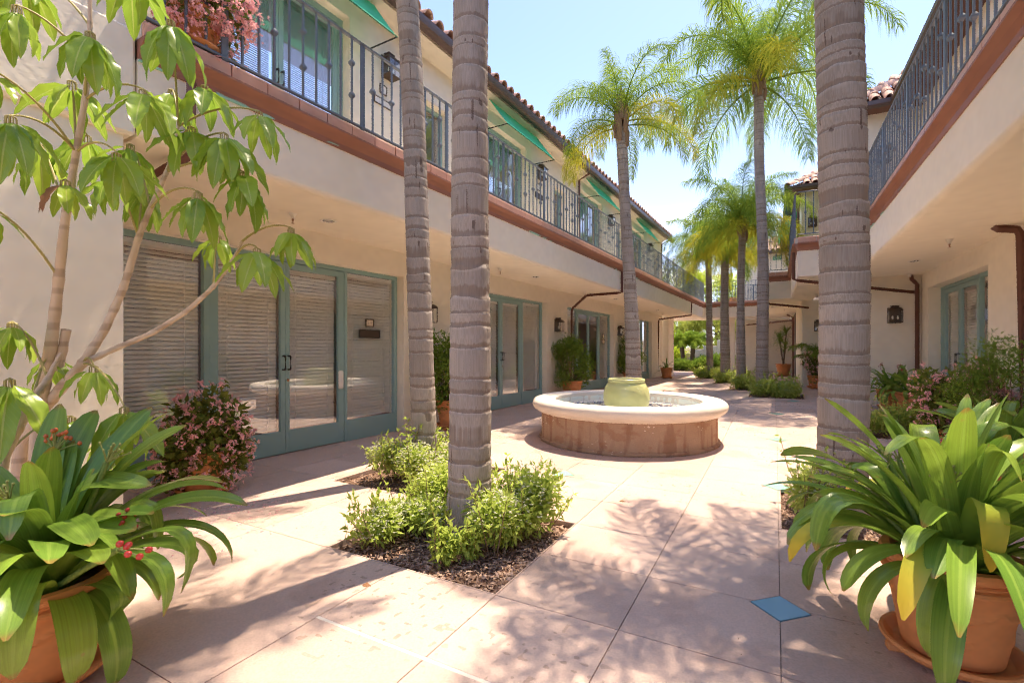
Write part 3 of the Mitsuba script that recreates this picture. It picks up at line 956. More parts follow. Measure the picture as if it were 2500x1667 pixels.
# white alarm box on the door jamb of the nearest shop
ab = MB().rbox(0.012, 0.04, -1.135, -1.055, 0.735, 0.985, 0.018)
tag(obj('door_sensor', ab, WHITE, None, ML), 'white rounded sensor box on the right edge of the nearest shop doors', 'sensor')
for s, o, lab in ((-2.29, 0.68, 'sprinkler head above the nearest left shop'), (1.9, 0.73, 'sprinkler head right of the second palm trunk, under the left balcony'), (6.27, 0.64, 'sprinkler head by the brown pipe under the left balcony'),
                  (10.7, 0.64, 'sprinkler head under the left balcony beyond the palm'), (15.31, 0.55, 'farthest sprinkler head under the left balcony')):
    p = ML @ np.array([o, s, Z_SOFFIT, 1.0])
    sprinkler(p[0], p[1], p[2], lab)
for s, o, lab in ((-1.89, 0.76, 'recessed light above the doors of the nearest left shop'), (3.22, 0.77, 'recessed light under the left balcony before the second shop'), (8.4, 0.77, 'recessed light under the left balcony before the third shop'), (13.56, 0.75, 'farthest recessed light under the left balcony')):
    p = ML @ np.array([o, s, Z_SOFFIT, 1.0])
    downlight(p[0], p[1], p[2], lab)

# table and chair glimpsed through the third shop's doors
k = thing('dining_chair', 'dark chair inside the third shop, seen through its glass door', 'chair')
obj('seat', MB().rbox(-1.25, -0.85, 8.2, 8.62, 0.43, 0.47, 0.006), DARKBARK, k, ML)
obj('backrest', MB().rbox(-1.27, -1.23, 8.2, 8.62, 0.60, 0.92, 0.006), DARKBARK, k, ML)
for a in (-1.25, -0.89):
    for b in (8.21, 8.58):
        obj('leg', MB().box(a, a + 0.035, b, b + 0.035, 0.0, 0.44 if a > -1 else 0.92), DARKBARK, k, ML)

# ------------------------------------------------------------------ bridge across the far end
BR = tag(fresh('footbridge'), 'stucco bridge with terracotta edge joining both wings at the far end', 'bridge')
MBR = np.eye(4)                                 # frame whose x axis points at the camera (-y), y axis to +x
MBR[:3, 0] = (0, -1, 0)
MBR[:3, 1] = (1, 0, 0)
MBR[:3, 3] = (0, 25.72, 0)
XL = float((ML @ np.array([1.46, Y_END, 0, 1]))[0])
balcony_edge(BR, MBR, XL + 0.001, -0.401, 0.0, -1.9)
obj('deck', MB().box(-6.5, 0.72, 25.85, 27.7, 2.752, 3.46), STUCCO, BR)
railing('iron railing along the near side of the bridge', MBR @ tr(0.04, 0, 0), XL + 0.07, -0.46, XL + 0.2, lift=0.06)
railing('iron railing along the far side of the bridge', MBR @ tr(-1.85, 0, 0), -5.2, 0.6, -5.2, lift=0.06)
obj('pillar', MB().rbox(-2.06, -1.76, 26.35, 26.65, -0.05, 2.76, 0.02), STUCCO, BR)
obj('pillar', MB().rbox(-4.72, -4.30, 22.9, 24.2, -0.1, 2.76, 0.02), STUCCO, BR)

# ------------------------------------------------------------------ right wing: three blocks that step into the courtyard
RB = tag(fresh('stucco_building'), 'cream stucco building stepping back in blocks, with balcony and tiled roofs, on the right', 'building')
MR = np.diag([-1.0, 1.0, 1.0, 1.0])             # mirrored frame: x axis points at the courtyard (-x)


def RM(x):
    """Frame at the wall plane x, its x axis pointing to -x, y along the wing, turned (not mirrored): y runs towards the camera."""
    M = np.eye(4)
    M[:3, 0] = (-1, 0, 0)
    M[:3, 1] = (0, -1, 0)
    M[:3, 3] = (x, 0, 0)
    return M


def FM(y):
    """Frame at the wall plane y that faces the camera: x axis to -y, y axis to +x."""
    M = np.eye(4)
    M[:3, 0] = (0, -1, 0)
    M[:3, 1] = (1, 0, 0)
    M[:3, 3] = (0, y, 0)
    return M


Z2 = 6.30
# ground floor
w1 = sbox(-6.0, -0.1, 12.40, Z_SOFFIT + 0.02).difference(sbox(8.98, -0.2, 11.92, 2.44)).difference(sbox(1.2, -0.2, 5.6, 2.44))
obj('lower_wall', MB().poly(w1, 0.30, 'yzx', 2.57), STUCCO, RB)
obj('lower_wall', MB().rbox(1.69, 2.58, 12.40, 12.65, -0.1, 2.77, 0.025), STUCCO, RB)
obj('lower_wall', MB().rbox(1.70, 1.95, 12.62, 17.5, -0.1, 2.77, 0.01), STUCCO, RB)
obj('lower_wall', MB().rbox(0.72, 1.95, 17.50, 17.75, -0.1, 2.77, 0.025), STUCCO, RB)
obj('lower_wall', MB().rbox(0.73, 0.98, 17.72, 22.6, -0.1, 2.77, 0.01), STUCCO, RB)
obj('stair_block', MB().rbox(-1.45, 3.0, 27.75, 31.0, -0.1, 2.752, 0.02), STUCCO, RB)
obj('lower_wall', MB().box(0.74, 0.98, 22.7, 27.75, -0.1, 2.75).box(2.95, 3.1, -6, 12.4, -0.1, 6.2), ROOM, RB)
# upper floor
u1 = sbox(-6.0, 3.46, 12.40, Z2)
RD = [(10.9, 9.0), (5.9, 4.0), (1.2, -0.7)]
for a, b in RD:
    u1 = u1.difference(sbox(b, 3.4, a, 5.78))
u1 = u1.difference(sbox(6.75, 4.22, 7.45, 5.37)).difference(sbox(7.75, 4.22, 8.45, 5.37))
obj('upper_wall', MB().poly(u1, 0.30, 'yzx', 2.57), STUCCO, RB)
obj('upper_wall', MB().box(1.69, 2.575, 12.40, 12.65, 3.46, Z2), STUCCO, RB)
obj('upper_wall', MB().box(1.692, 1.95, 12.65, 17.5, 3.46, Z2), STUCCO, RB)
obj('upper_wall', MB().box(0.72, 1.692, 17.50, 17.75, 3.46, Z2), STUCCO, RB)
obj('upper_wall', MB().box(0.722, 0.98, 17.75, 27.9, 3.46, Z2), STUCCO, RB)
obj('upper_wall', MB().box(-1.45, 4.0, 27.9, 31.0, 3.46, 6.1), STUCCO, RB)
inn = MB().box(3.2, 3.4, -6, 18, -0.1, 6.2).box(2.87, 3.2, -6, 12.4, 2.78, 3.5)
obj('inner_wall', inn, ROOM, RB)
M1 = RM(2.57)
storefront(RB, RM(2.76), -8.98, rng, ztop=2.43, width=2.94)
storefront(RB, RM(2.76), -1.5, rng, ztop=2.43)
for a, b in RD:
    balcony_doors(RB, RM(2.72), -b, rng)
for a, b in ((6.75, 7.45), (7.75, 8.45)):
    window(RB, RM(2.72), -b, -a, 4.22, 5.37, rng)
# balconies of the three blocks
balcony_edge(RB, RM(2.6), -11.49, 6.0, 2.6 - 1.385, -0.02)
balcony_edge(RB, RM(2.0), -16.49, -11.50, 2.0 - 0.40, 0.0)
balcony_edge(RB, RM(1.0), -25.7, -16.50, 1.0 + 0.40, 0.0)
balcony_edge(RB, FM(11.52), 0.40, 1.384, 0.02, -1.1)
balcony_edge(RB, FM(16.52), -0.40, 0.399, 0.02, -1.2)
obj('soffit', MB().box(1.99, 2.60, 11.485, 12.42, 2.753, 3.44), STUCCO, RB)
railing('blue grey iron railing along the near right balcony', RM(1.345), -11.45, 5.9, -5.69, 0.1415)
railing('iron railing along the second right balcony, behind the front right palm', RM(0.36), -16.45, -11.56, -11.60)
railing('short iron railing across the near end of the second right balcony', FM(11.56), 0.40, 1.36, 0.40, lift=0.05)
railing('iron railing along the third right balcony', RM(-0.44), -25.6, -16.56, -16.60)
railing('short iron railing across the near end of the third right balcony, before the exit sign', FM(16.56), -0.40, 0.36, -0.40, lift=0.05)


def hip_roof(xe, ye, x1, y1, z, grad, name):
    """Roof with an eave facing the camera at y = ye and an eave facing the courtyard at x = xe, meeting in a hip."""
    t = 2.4
    m = MB()
    m.add([[xe, ye, z], [x1, ye, z], [x1, ye + t, z + grad * t], [xe + t, ye + t, z + grad * t]], [[0, 1, 2, 3]])
    m.add([[xe, ye, z], [xe + t, ye + t, z + grad * t], [xe + t, y1, z + grad * t], [xe, y1, z]], [[0, 1, 2, 3]])
    m.add([[xe, ye, z - 0.05], [x1, ye, z - 0.05], [x1, y1, z - 0.05], [xe, y1, z - 0.05]], [[0, 3, 2, 1]])
    rk = obj(name, m, BROWN, RB)
    a = math.atan(grad)
    r_ = np.random.default_rng(int(ye * 10))
    n = int((x1 - xe) / 0.245)
    for c in range(n):
        x = xe + 0.22 + c * 0.245
        for r in range(7):
            d = r * 0.36
            if d * math.cos(a) > x - xe - 0.03 or d * math.cos(a) > t - 0.1:
                break
            inst('tile', BARREL, tr(x + r_.normal(0, .008), ye - 0.04 + d * math.cos(a), z + 0.03 + d * math.sin(a)) @ rotz(PI / 2 + r_.normal(0, .03)) @ roty(-a + r_.normal(0.02, .02)), rk)
    hv = np.array([1, 1, grad]) / math.sqrt(2 + grad * grad)
    for r in range(9):
        p = np.array([xe, ye, z + 0.05]) + hv * (r * 0.36 - 0.05)
        inst('hip_tile', BARREL, tr(*p) @ rotz(PI / 4) @ roty(-math.asin(hv[2]) + .03) @ scl(1.25), rk)
    gp = Polygon([(0, 0), (0.10, 0), (0.125, 0.03), (0.125, 0.11), (0.11, 0.11), (0.11, 0.04), (0.0, 0.02)])
    obj('gutter', MB().poly(gp, x1 - xe + 0.12, 'xzy', xe - 0.12), GUTTER, RB, FM(ye + 0.01) @ tr(0, 0, z - 0.09))
    obj('gutter', MB().poly(gp, y1 - ye, 'xzy', -y1), GUTTER, RB, RM(xe + 0.01) @ tr(0, 0, z - 0.09))


hip_roof(1.30, 11.98, 5.2, 17.2, 6.18, 0.74, 'roof')
hip_roof(0.36, 17.05, 4.0, 27.6, 6.18, 0.62, 'roof')
hip_roof(-1.8, 27.4, 4.5, 31.5, 6.1, 0.5, 'roof')
near_roof = MB().add([[2.10, -6, 6.16], [2.10, 12.3, 6.16], [6.5, 12.3, 8.2], [6.5, -6, 8.2]], [[0, 1, 2, 3]]).box(2.10, 2.6, -6, 12.3, 6.10, 6.155)
rk = obj('roof', near_roof, BROWN, RB)
gp = Polygon([(0, 0), (0.10, 0), (0.125, 0.03), (0.125, 0.11), (0.11, 0.11), (0.11, 0.04), (0.0, 0.02)])
obj('gutter', MB().poly(gp, 18.0, 'xzy', -12.0), GUTTER, RB, RM(2.11) @ tr(0, 0, 6.08))
for c in range(40):
    inst('tile', BARREL, tr(2.06, 12.1 - c * 0.272, 6.20) @ roty(-0.43), rk)
pipe(RB, [(2.52, 7.80, 0.1), (2.52, 7.80, 2.60), (2.49, 7.81, 2.68), (2.33, 7.83, 2.715), (2.30, 7.835, 2.75)], None, 0.075)
pipe(RB, [(2.48, 12.31, 0.1), (2.48, 12.31, 2.55), (2.40, 12.33, 2.66), (2.38, 12.33, 2.75)], None, 0.06)
pipe(RB, [(2.44, 12.33, 2.40), (0.42, 11.62, 2.68), (0.335, 11.62, 2.72), (0.330, 11.62, 3.27)], None, 0.05)
pipe(RB, [(0.62, 22.45, 0.1), (0.62, 22.45, 2.5), (0.40, 22.45, 2.62)], None, 0.06)
pipe(RB, [(0.9, 17.42, 2.52), (-0.40, 16.7, 2.66), (-0.465, 16.7, 2.72), (-0.468, 16.7, 3.27)], None, 0.05)
pipe(RB, [(-1.3, 27.65, 2.45), (0.62, 22.7, 2.40)], None, 0.05)
pipe(RB, [(0.64, 17.9, 3.6), (0.64, 17.9, 6.1)], None, 0.06)
lantern(FM(12.40) @ tr(0, 2.13, 1.80), 'bronze wall lantern with two candle lamps right of the front right palm', 'wall lanterns')
lantern(FM(17.50) @ tr(0, 1.16, 1.80), 'bronze wall lantern half hidden left of the front right palm', 'wall lanterns')
lantern(FM(12.40) @ tr(0, 1.95, 5.08), 'bronze wall lantern on the right upper wall, hidden by the front right palm', 'wall lanterns')
lantern(FM(17.50) @ tr(0, 1.0, 5.0), 'bronze wall lantern on the upper wall left of the front right palm', 'wall lanterns')
awning(RM(0.72), -21.9, -19.0, 6.05, 0.02, 5.35, 0.62, 'dark green awning seen edge-on at the right wing beside the small cloud')
for x, y, lab in ((2.05, 8.5, 'sprinkler head under the near right balcony'), (1.70, 12.05, 'sprinkler head just right of the front right palm'), (2.33, 12.15, 'sprinkler head in the corner above the brown downspout'), (1.0, 15.6, 'sprinkler head left of the front right palm under the second right balcony'), (0.3, 20.5, 'sprinkler head under the third right balcony')):
    sprinkler(x, y, Z_SOFFIT, lab)
for x, y, lab in ((2.05, 10.35, 'recessed light under the near right balcony'), (1.05, 14.6, 'recessed light under the second right balcony'), (-0.1, 19.5, 'recessed light under the third right balcony')):
    downlight(x, y, Z_SOFFIT, lab)
k = thing('exit_sign', 'small green exit sign on the cream wall behind the far right railing', 'sign')
ex = FM(27.9)
obj('panel', MB().rbox(0.0, 0.03, -0.12, 0.26, 5.72, 5.93, 0.004), EXITGREEN, k, ex)
tm = meshkit.text_mesh('EXIT', 0.11, 0.003, bold=True)
v = np.array(tm.vertices)
v[:, 0] -= v[:, 0].mean()
obj('lettering', (np.c_[v[:, 2] + 0.031, v[:, 0] + 0.07, v[:, 1] + 5.775] @ ex[:3, :3].T + ex[:3, 3], tm.faces), EXITWHITE, k)

# ------------------------------------------------------------------ fountain
FN = thing('fountain', 'round tiered stone fountain with cream rim and rusty brown wall, without its vase', 'fountain')
labels[FN]['label'] = 'round courtyard fountain with thick cream rim and rusty brown wall'
fx, fy = FC
fz = float(ground_z(fx, fy))
wall_p = [[0, 0.0], [1.245, 0.0], [1.245, 0.035], [1.215, 0.045], [1.21, 0.42], [1.0, 0.42]]
obj('wall', MB().lathe(wall_p, 96, (fx, fy, fz - 0.002)), FOUNT, FN, smooth=30)
rp = [[1.02, 0.36], [1.02, 0.50]] + [[1.045 + 0.03 * math.cos(t), 0.535 + 0.03 * math.sin(t)] for t in np.linspace(PI, PI / 2, 4)] + [[1.20, 0.572]] + \
     [[1.265 + 0.078 * math.cos(t), 0.495 + 0.078 * math.sin(t)] for t in np.linspace(PI / 2.2, -PI / 2.6, 9)] + [[1.275, 0.405], [1.245, 0.395], [1.225, 0.385], [1.205, 0.385]]
v, f = MB().lathe(rp, 128, (0, 0, 0)).mesh()
n_ = meshkit.fbm(v * 9.0, 3, seed=2) - 0.5
v[:, :2] *= (1 + 0.006 * n_)[:, None]
v[:, 2] += 0.008 * (meshkit.fbm(v * 7.0 + 3, 3, seed=5) - 0.5)
obj('rim', (v + np.array([fx, fy, fz]), f), RIM, FN, smooth=50)
obj('basin', MB().lathe([[0, 0.415], [1.0, 0.415], [1.02, 0.43], [1.02, 0.52]], 64, (fx, fy, fz)), BASIN, FN, smooth=30)
r_ = np.random.default_rng(21)
for mt, cnt in ((PEBBLE_B, 700), (PEBBLE_W, 800)):
    m = MB()
    ico = trimesh.creation.icosahedron()
    for i in range(cnt):
        rr, aa = 0.98 * math.sqrt(r_.uniform(0.10, 1)), r_.uniform(0, 2 * PI)
        s = r_.uniform(0.010, 0.022)
        m.add(ico.vertices * np.array([s, s, s * 0.6]) @ rotz(r_.uniform(0, 6))[:3, :3].T + np.array([fx + rr * math.cos(aa), fy + rr * math.sin(aa), fz + 0.420]), ico.faces)
    tag(obj('pebbles', m, mt, FN), kind='stuff')
obj('water', MB().lathe([[0, 0.480], [1.02, 0.480]], 64, (fx, fy, fz)), WATER, FN)
vp = [[0, 0.28], [0.235, 0.28], [0.275, 0.36], [0.308, 0.46], [0.324, 0.55], [0.322, 0.63], [0.306, 0.70], [0.280, 0.755], [0.256, 0.788], [0.250, 0.798], [0.258, 0.806], [0.264, 0.818], [0.258, 0.838], [0.240, 0.848], [0.222, 0.840], [0.214, 0.815], [0.235, 0.74], [0.28, 0.64], [0.28, 0.5], [0.0, 0.5]]
VS = thing('glazed_vase', 'yellow green glazed urn standing in the middle of the fountain', 'vase')
obj('body', MB().lathe(vp, 72, (fx, fy, fz)), VASE, VS, smooth=45)

# ------------------------------------------------------------------ foliage builders
def leaf_batch(rng, pos, dirs, length, width, curl=0.12):
    """Small pointed leaves folded along their midrib: two triangles a side."""
    pos, d = np.asarray(pos), np.asarray(dirs, float)
    n = len(pos)
    d = d / (np.linalg.norm(d, axis=1, keepdims=True) + 1e-9)
    ref = rng.normal(size=(n, 3)) * 0.55 + np.array([0, 0, 1.0])
    s = np.cross(d, ref)
    s /= np.linalg.norm(s, axis=1, keepdims=True) + 1e-9
    u = np.cross(s, d)
    L = (np.broadcast_to(length, (n,)) * rng.uniform(0.7, 1.25, n))[:, None]
    W = (np.broadcast_to(width, (n,)) * rng.uniform(0.75, 1.2, n))[:, None] * 0.5
    c = curl * L
    v = np.stack([pos, pos + d * L * 0.38 + s * W + u * c * 0.45, pos + d * L * 0.45 + u * c * 0.05, pos + d * L * 0.38 - s * W + u * c * 0.45, pos + d * L - u * c], 1).reshape(-1, 3)
    b = np.arange(n)[:, None] * 5
    f = np.concatenate([b + np.array([[0, 2, 1]]), b + np.array([[0, 3, 2]]), b + np.array([[1, 2, 4]]), b + np.array([[2, 3, 4]])], 0)
    return v, f


def ball_points(rng, n, c, r, shell=0.45, lump=0.25, seed=0):
    """Points in a lumpy ellipsoid, denser towards its surface; also the outward directions."""
    d = rng.normal(size=(n, 3))
    d /= np.linalg.norm(d, axis=1, keepdims=True)
    q = rng.uniform(0, 1, n) ** shell
    lum = 1 + lump * 2 * (meshkit.fbm(d * 2.3 + seed * 7.1, 3, seed=seed) - 0.5)
    p = np.asarray(c) + d * (q * lum)[:, None] * np.asarray(r)
    return p, d


def foliage(key, name, rng, clumps, n, length, width, mt, up=0.35, parent=None, shell=0.45, lump=0.3, zmin=None):
    """Leaves spread through a set of lumpy clumps (centre, radii)."""
    vol = np.array([np.prod(r) ** 0.75 for c, r in clumps])
    cnt = np.maximum(1, (n * vol / vol.sum()).astype(int))
    P, D = [], []
    for i, ((c, r), k) in enumerate(zip(clumps, cnt)):
        p, d = ball_points(rng, k, c, r, shell, lump, seed=i + int(rng.integers(100)))
        P.append(p)
        D.append(d + rng.normal(size=d.shape) * 0.7 + np.array([0, 0, up]))
    P, D = np.vstack(P), np.vstack(D)
    if zmin is not None:
        P[:, 2] = np.maximum(P[:, 2], zmin + rng.uniform(0, 0.05, len(P)))
    v, f = leaf_batch(rng, P, D, length, width)
    k = obj(name, (v, f), mt, parent)
    return k


def twigs(parent, rng, base, tips, r=0.006, mt=TWIG, name='stems'):
    m = MB()
    for t in tips:
        b = np.asarray(base) + rng.normal(0, 0.03, 3) * np.array([1, 1, 0])
        mid = (b + t) / 2 + rng.normal(0, 0.04, 3)
        m.tube([b, mid, t], [r, r * 0.7, r * 0.35], 5, cap=False)
    tag(obj(name, m, mt, parent), kind='stuff')


# ------------------------------------------------------------------ planting beds: soil, bark chips, jasmine
def bark_bed(k, rng, n):
    x0, y0, x1, y1 = BEDS[k]
    z = float(ground_z((x0 + x1) / 2, (y0 + y1) / 2)) - 0.045
    g = 24
    gx, gy = np.meshgrid(np.linspace(x0, x1, g), np.linspace(y0, y1, g), indexing='ij')
    p = np.stack([gx, gy, np.full_like(gx, z)], -1).reshape(-1, 3)
    p[:, 2] += 0.05 * (meshkit.fbm(p * 5.0, 3, seed=3) - 0.45) * (np.minimum.reduce([p[:, 0] - x0, x1 - p[:, 0], p[:, 1] - y0, y1 - p[:, 1]]) > 0.02)
    i, j = np.meshgrid(np.arange(g - 1), np.arange(g - 1), indexing='ij')
    q = np.stack([i * g + j, (i + 1) * g + j, (i + 1) * g + j + 1, i * g + j + 1], -1).reshape(-1, 4)
    key = tag(obj('planting_bed', (p, q), SOIL, smooth=True), kind='structure')
    if n:
        xy = np.c_[rng.uniform(x0 + .01, x1 - .01, n), rng.uniform(y0 + .01, y1 - .01, n)]
        h = meshkit.fbm(np.c_[xy, np.full(n, z)] * 5.0, 3, seed=3)
        pos = np.c_[xy, z + 0.05 * (h - 0.45) + rng.uniform(0.0, 0.022, n)]
        d = rng.normal(size=(n, 3)) * np.array([1, 1, 0.28])
        v, f = leaf_batch(rng, pos, d, 0.045, 0.016, 0.05)
        tag(obj('bark_mulch', (v, f), CHIP, key), kind='stuff')
    return z


def jasmine(name_label, rng, spots, n, zb, size=0.055, mt=JASMINE, flowers=0.16, group='jasmine shrubs in the paving beds'):
    """One jasmine shrub: spots are (x, y, height, radius)."""
    k = thing('jasmine_shrub', name_label, 'shrub', group)
    cl, tips, base = [], [], None
    for x, y, h, r in spots:
        for q in range(5):
            a = rng.uniform(0, 2 * PI)
            o = r * 0.45 * rng.uniform(0.2, 1)
            hh = h * rng.uniform(0.55, 1.0)
            c = np.array([x + o * math.cos(a), y + o * math.sin(a), zb + hh * 0.62])
            cl.append((c, np.array([r * 0.55, r * 0.55, hh * 0.40])))
    foliage(k, 'leaves', rng, cl, n, size, size * 0.48, mt, 0.25, k, 0.75, 0.5, zb)
    st = MB()
    P, D = [], []
    for x, y, h, r in spots:
        for q in range(9):
            a, rr = rng.uniform(0, 2 * PI), r * rng.uniform(0.3, 1.15)
            t = np.array([x + rr * math.cos(a), y + rr * math.sin(a), zb + h * rng.uniform(0.55, 1.25)])
            b = np.array([x + 0.3 * rr * math.cos(a) + rng.normal(0, .03), y + 0.3 * rr * math.sin(a) + rng.normal(0, .03), zb - 0.01])
            mid = b * 0.45 + t * 0.55 + rng.normal(0, 0.03, 3)
            st.tube([b, mid, t], [0.0042, 0.0032, 0.0018], 5, cap=False)
            for w in np.linspace(0.35, 1.0, 7):
                p = (b * (1 - w) ** 2 + 2 * mid * w * (1 - w) + t * w * w)
                for z_ in range(3):
                    P.append(p + rng.normal(0, 0.006, 3))
                    D.append(rng.normal(size=3) + (t - b) * 0.8 / h)
    tag(obj('stems', st, TWIG, k), kind='stuff')
    v, f = leaf_batch(rng, np.array(P), np.array(D), size * 1.05, size * 0.46)
    tag(obj('shoots', (v, f), mt, k), kind='stuff')
    tag(f'{k}__leaves', kind='stuff')
    if flowers:
        nf = int(n * flowers)
        pf_, df_ = [], []
        for c, r in cl:
            m_ = max(1, nf // len(cl))
            d = rng.normal(size=(m_, 3))
            d[:, 2] = np.abs(d[:, 2]) * 1.2
            d /= np.linalg.norm(d, axis=1, keepdims=True)
            o = c + d * r * rng.uniform(0.95, 1.15, (m_, 1))
            for q in range(4):
                a = rng.uniform(0, 2 * PI, m_)
                pf_.append(o)
                df_.append(np.c_[np.cos(a), np.sin(a), rng.uniform(0.1, .7, m_)])
        v, f = leaf_batch(rng, np.vstack(pf_), np.vstack(df_), 0.016, 0.010, 0.1)
        tag(obj('flowers', (v, f), JASFLOWER, k), kind='stuff')
    return k


rj = np.random.default_rng(31)
zA = bark_bed('A', rj, 1500)
zB = bark_bed('B', rj, 5200)
zC = bark_bed('C', rj, 2600)
zD = bark_bed('D', rj, 0)
zR = bark_bed('R', rj, 300)
zE, zF, zG, zH = (bark_bed(k, rj, 300) for k in 'EFGH')
jasmine('leggy pale green jasmine left of the nearest palm trunk', rj, [(-2.28, 3.05, 0.46, 0.32), (-2.40, 2.66, 0.36, 0.26), (-2.05, 3.12, 0.54, 0.32), (-2.12, 2.72, 0.40, 0.26), (-2.32, 2.42, 0.28, 0.2)], 7600, zB, 0.052)
jasmine('bright jasmine just right of the nearest palm trunk', rj, [(-1.55, 3.02, 0.52, 0.30), (-1.60, 2.72, 0.44, 0.26)], 5600, zB, 0.052)
jasmine('small yellowish jasmine sprigs in front of the nearest palm trunk', rj, [(-1.78, 2.42, 0.28, 0.09), (-1.68, 2.50, 0.26, 0.08)], 260, zB, 0.055, flowers=0)
jasmine('dense flowering jasmine round the foot of the left palm trunk, by the first shop', rj, [(-3.36, 3.72, 0.50, 0.32), (-2.95, 3.62, 0.46, 0.30), (-3.3, 4.1, 0.48, 0.32), (-2.80, 4.05, 0.44, 0.28)], 7000, zA, 0.05, flowers=0.24)
jasmine('pale jasmine left of the front right palm trunk', rj, [(0.25, 4.32, 0.50, 0.25), (0.28, 4.75, 0.5, 0.25)], 2200, zC, 0.05)
jasmine('jasmine between the trunk of the front right palm and its bed edge', rj, [(0.85, 4.3, 0.24, 0.2), (0.95, 4.85, 0.35, 0.25)], 900, zC, 0.05, flowers=0.05)
jasmine('low jasmine behind the fountain at the foot of the slender palm', rj, [(-2.65, 8.95, 0.42, 0.36), (-2.15, 9.2, 0.42, 0.34)], 2600, zD)
jasmine('dark low shrub in the shaded bed right of the front right palm', rj, [(1.2, 8.6, 0.44, 0.34), (1.75, 8.7, 0.5, 0.34), (1.5, 9.0, 0.48, 0.36)], 5000, zR, 0.05, flowers=0)
for kk, zz, lab in (('E', zE, 'jasmine filling the nearest bed of the palm row, half in shade'), ('F', zF, 'jasmine filling the second bed of the palm row'), ('G', zG, 'jasmine filling the third bed of the palm row'), ('H', zH, 'jasmine filling the farthest bed of the palm row')):
    x0, y0, x1, y1 = BEDS[kk]
    jasmine(lab, rj, [(x0 + .28, y0 + .25, .46, .36), (x1 - .3, y0 + .25, .46, .36), ((x0 + x1) / 2, y0 + .3, .40, .36), (x0 + .3, y1 - .3, .5, .36), (x1 - .3, y1 - .3, .5, .36)], 6000, zz, 0.075, flowers=0.20)

# ------------------------------------------------------------------ palms
def frond_mesh(seed, L=2.4, e0=0.9, droop=1.7, n=74, ll=0.60, wl=0.0140):
    """A feathery palm frond along +x from the origin: rachis and drooping leaflets in several planes."""
    g = np.random.default_rng(seed)
    t = np.linspace(0, 1, 26)
    e = e0 - droop * t ** 1.35
    st = L / 25
    px = np.r_[0, np.cumsum(np.cos(e[:-1]) * st)]
    pz = np.r_[0, np.cumsum(np.sin(e[:-1]) * st)]
    py = 0.08 * L * g.normal() * t ** 2
    R = np.c_[px, py, pz]
    m = MB().tube(R, 0.020 * (1 - t) + 0.003, 5, cap=False)
    ti = np.repeat(np.linspace(0.10, 1.0, n), 4)
    ti = np.clip(ti + g.normal(0, 0.004, len(ti)), 0.08, 1)
    k = len(ti)
    base = np.c_[np.interp(ti, t, R[:, 0]), np.interp(ti, t, R[:, 1]), np.interp(ti, t, R[:, 2])]
    ei = np.interp(ti, t, e)
    fwd = np.c_[np.cos(ei), np.zeros(k), np.sin(ei)]
    up = np.c_[-np.sin(ei), np.zeros(k), np.cos(ei)]
    side = np.tile([1, 1, -1, -1], n)[:k, None] * np.array([[0, 1.0, 0]])
    A = g.uniform(-0.7, 1.15, k)[:, None]
    d = side * np.cos(A) + up * np.sin(A) + fwd * (0.45 + 0.55 * ti[:, None]) + g.normal(0, 0.16, (k, 3))
    d /= np.linalg.norm(d, axis=1, keepdims=True)
    l = ll * (0.40 + 0.75 * np.sin(PI * np.clip(ti, 0, 1) ** 0.75)) * g.uniform(0.75, 1.2, k)
    l = l[:, None]
    p1 = base + d * l * 0.36
    d2 = d + np.array([0, 0, -0.95])
    d2 /= np.linalg.norm(d2, axis=1, keepdims=True)
    p2 = p1 + d2 * l * 0.36
    d3 = d2 + np.array([0, 0, -2.2])
    d3 /= np.linalg.norm(d3, axis=1, keepdims=True)
    p3 = p2 + d3 * l * 0.34
    w = np.cross(d, fwd + g.normal(0, 0.25, (k, 3)))
    w = np.cross(w, d)
    w /= np.linalg.norm(w, axis=1, keepdims=True) + 1e-9
    w = w * wl * 0.5
    v = np.stack([base + w * .6, base - w * .6, p1 + w, p1 - w, p2 + w * .8, p2 - w * .8, p3], 1).reshape(-1, 3)
    b = np.arange(k)[:, None] * 7
    f = np.concatenate([b + np.array([q]) for q in ([0, 1, 3], [0, 3, 2], [2, 3, 5], [2, 5, 4], [4, 5, 6])], 0)
    m.add(v, f)
    return m.mesh()


# frond shapes from the upright young spear leaves to the old hanging ones
FR = []
for i, (e0, dr_, L) in enumerate(((1.45, 0.6, 1.7), (1.35, 1.75, 2.4), (1.20, 2.25, 2.6), (1.0, 2.4, 2.6), (0.75, 2.35, 2.6), (0.45, 2.1, 2.5), (0.10, 1.7, 2.3))):
    FR.append([mikit.ply(frond_mesh(100 + 3 * i + q, L, e0, dr_), FROND) for q in range(2)])
FRY = [mikit.ply(frond_mesh(140 + q, 2.4, 0.25 - 0.3 * q, 1.6), FRONDY) for q in range(2)]


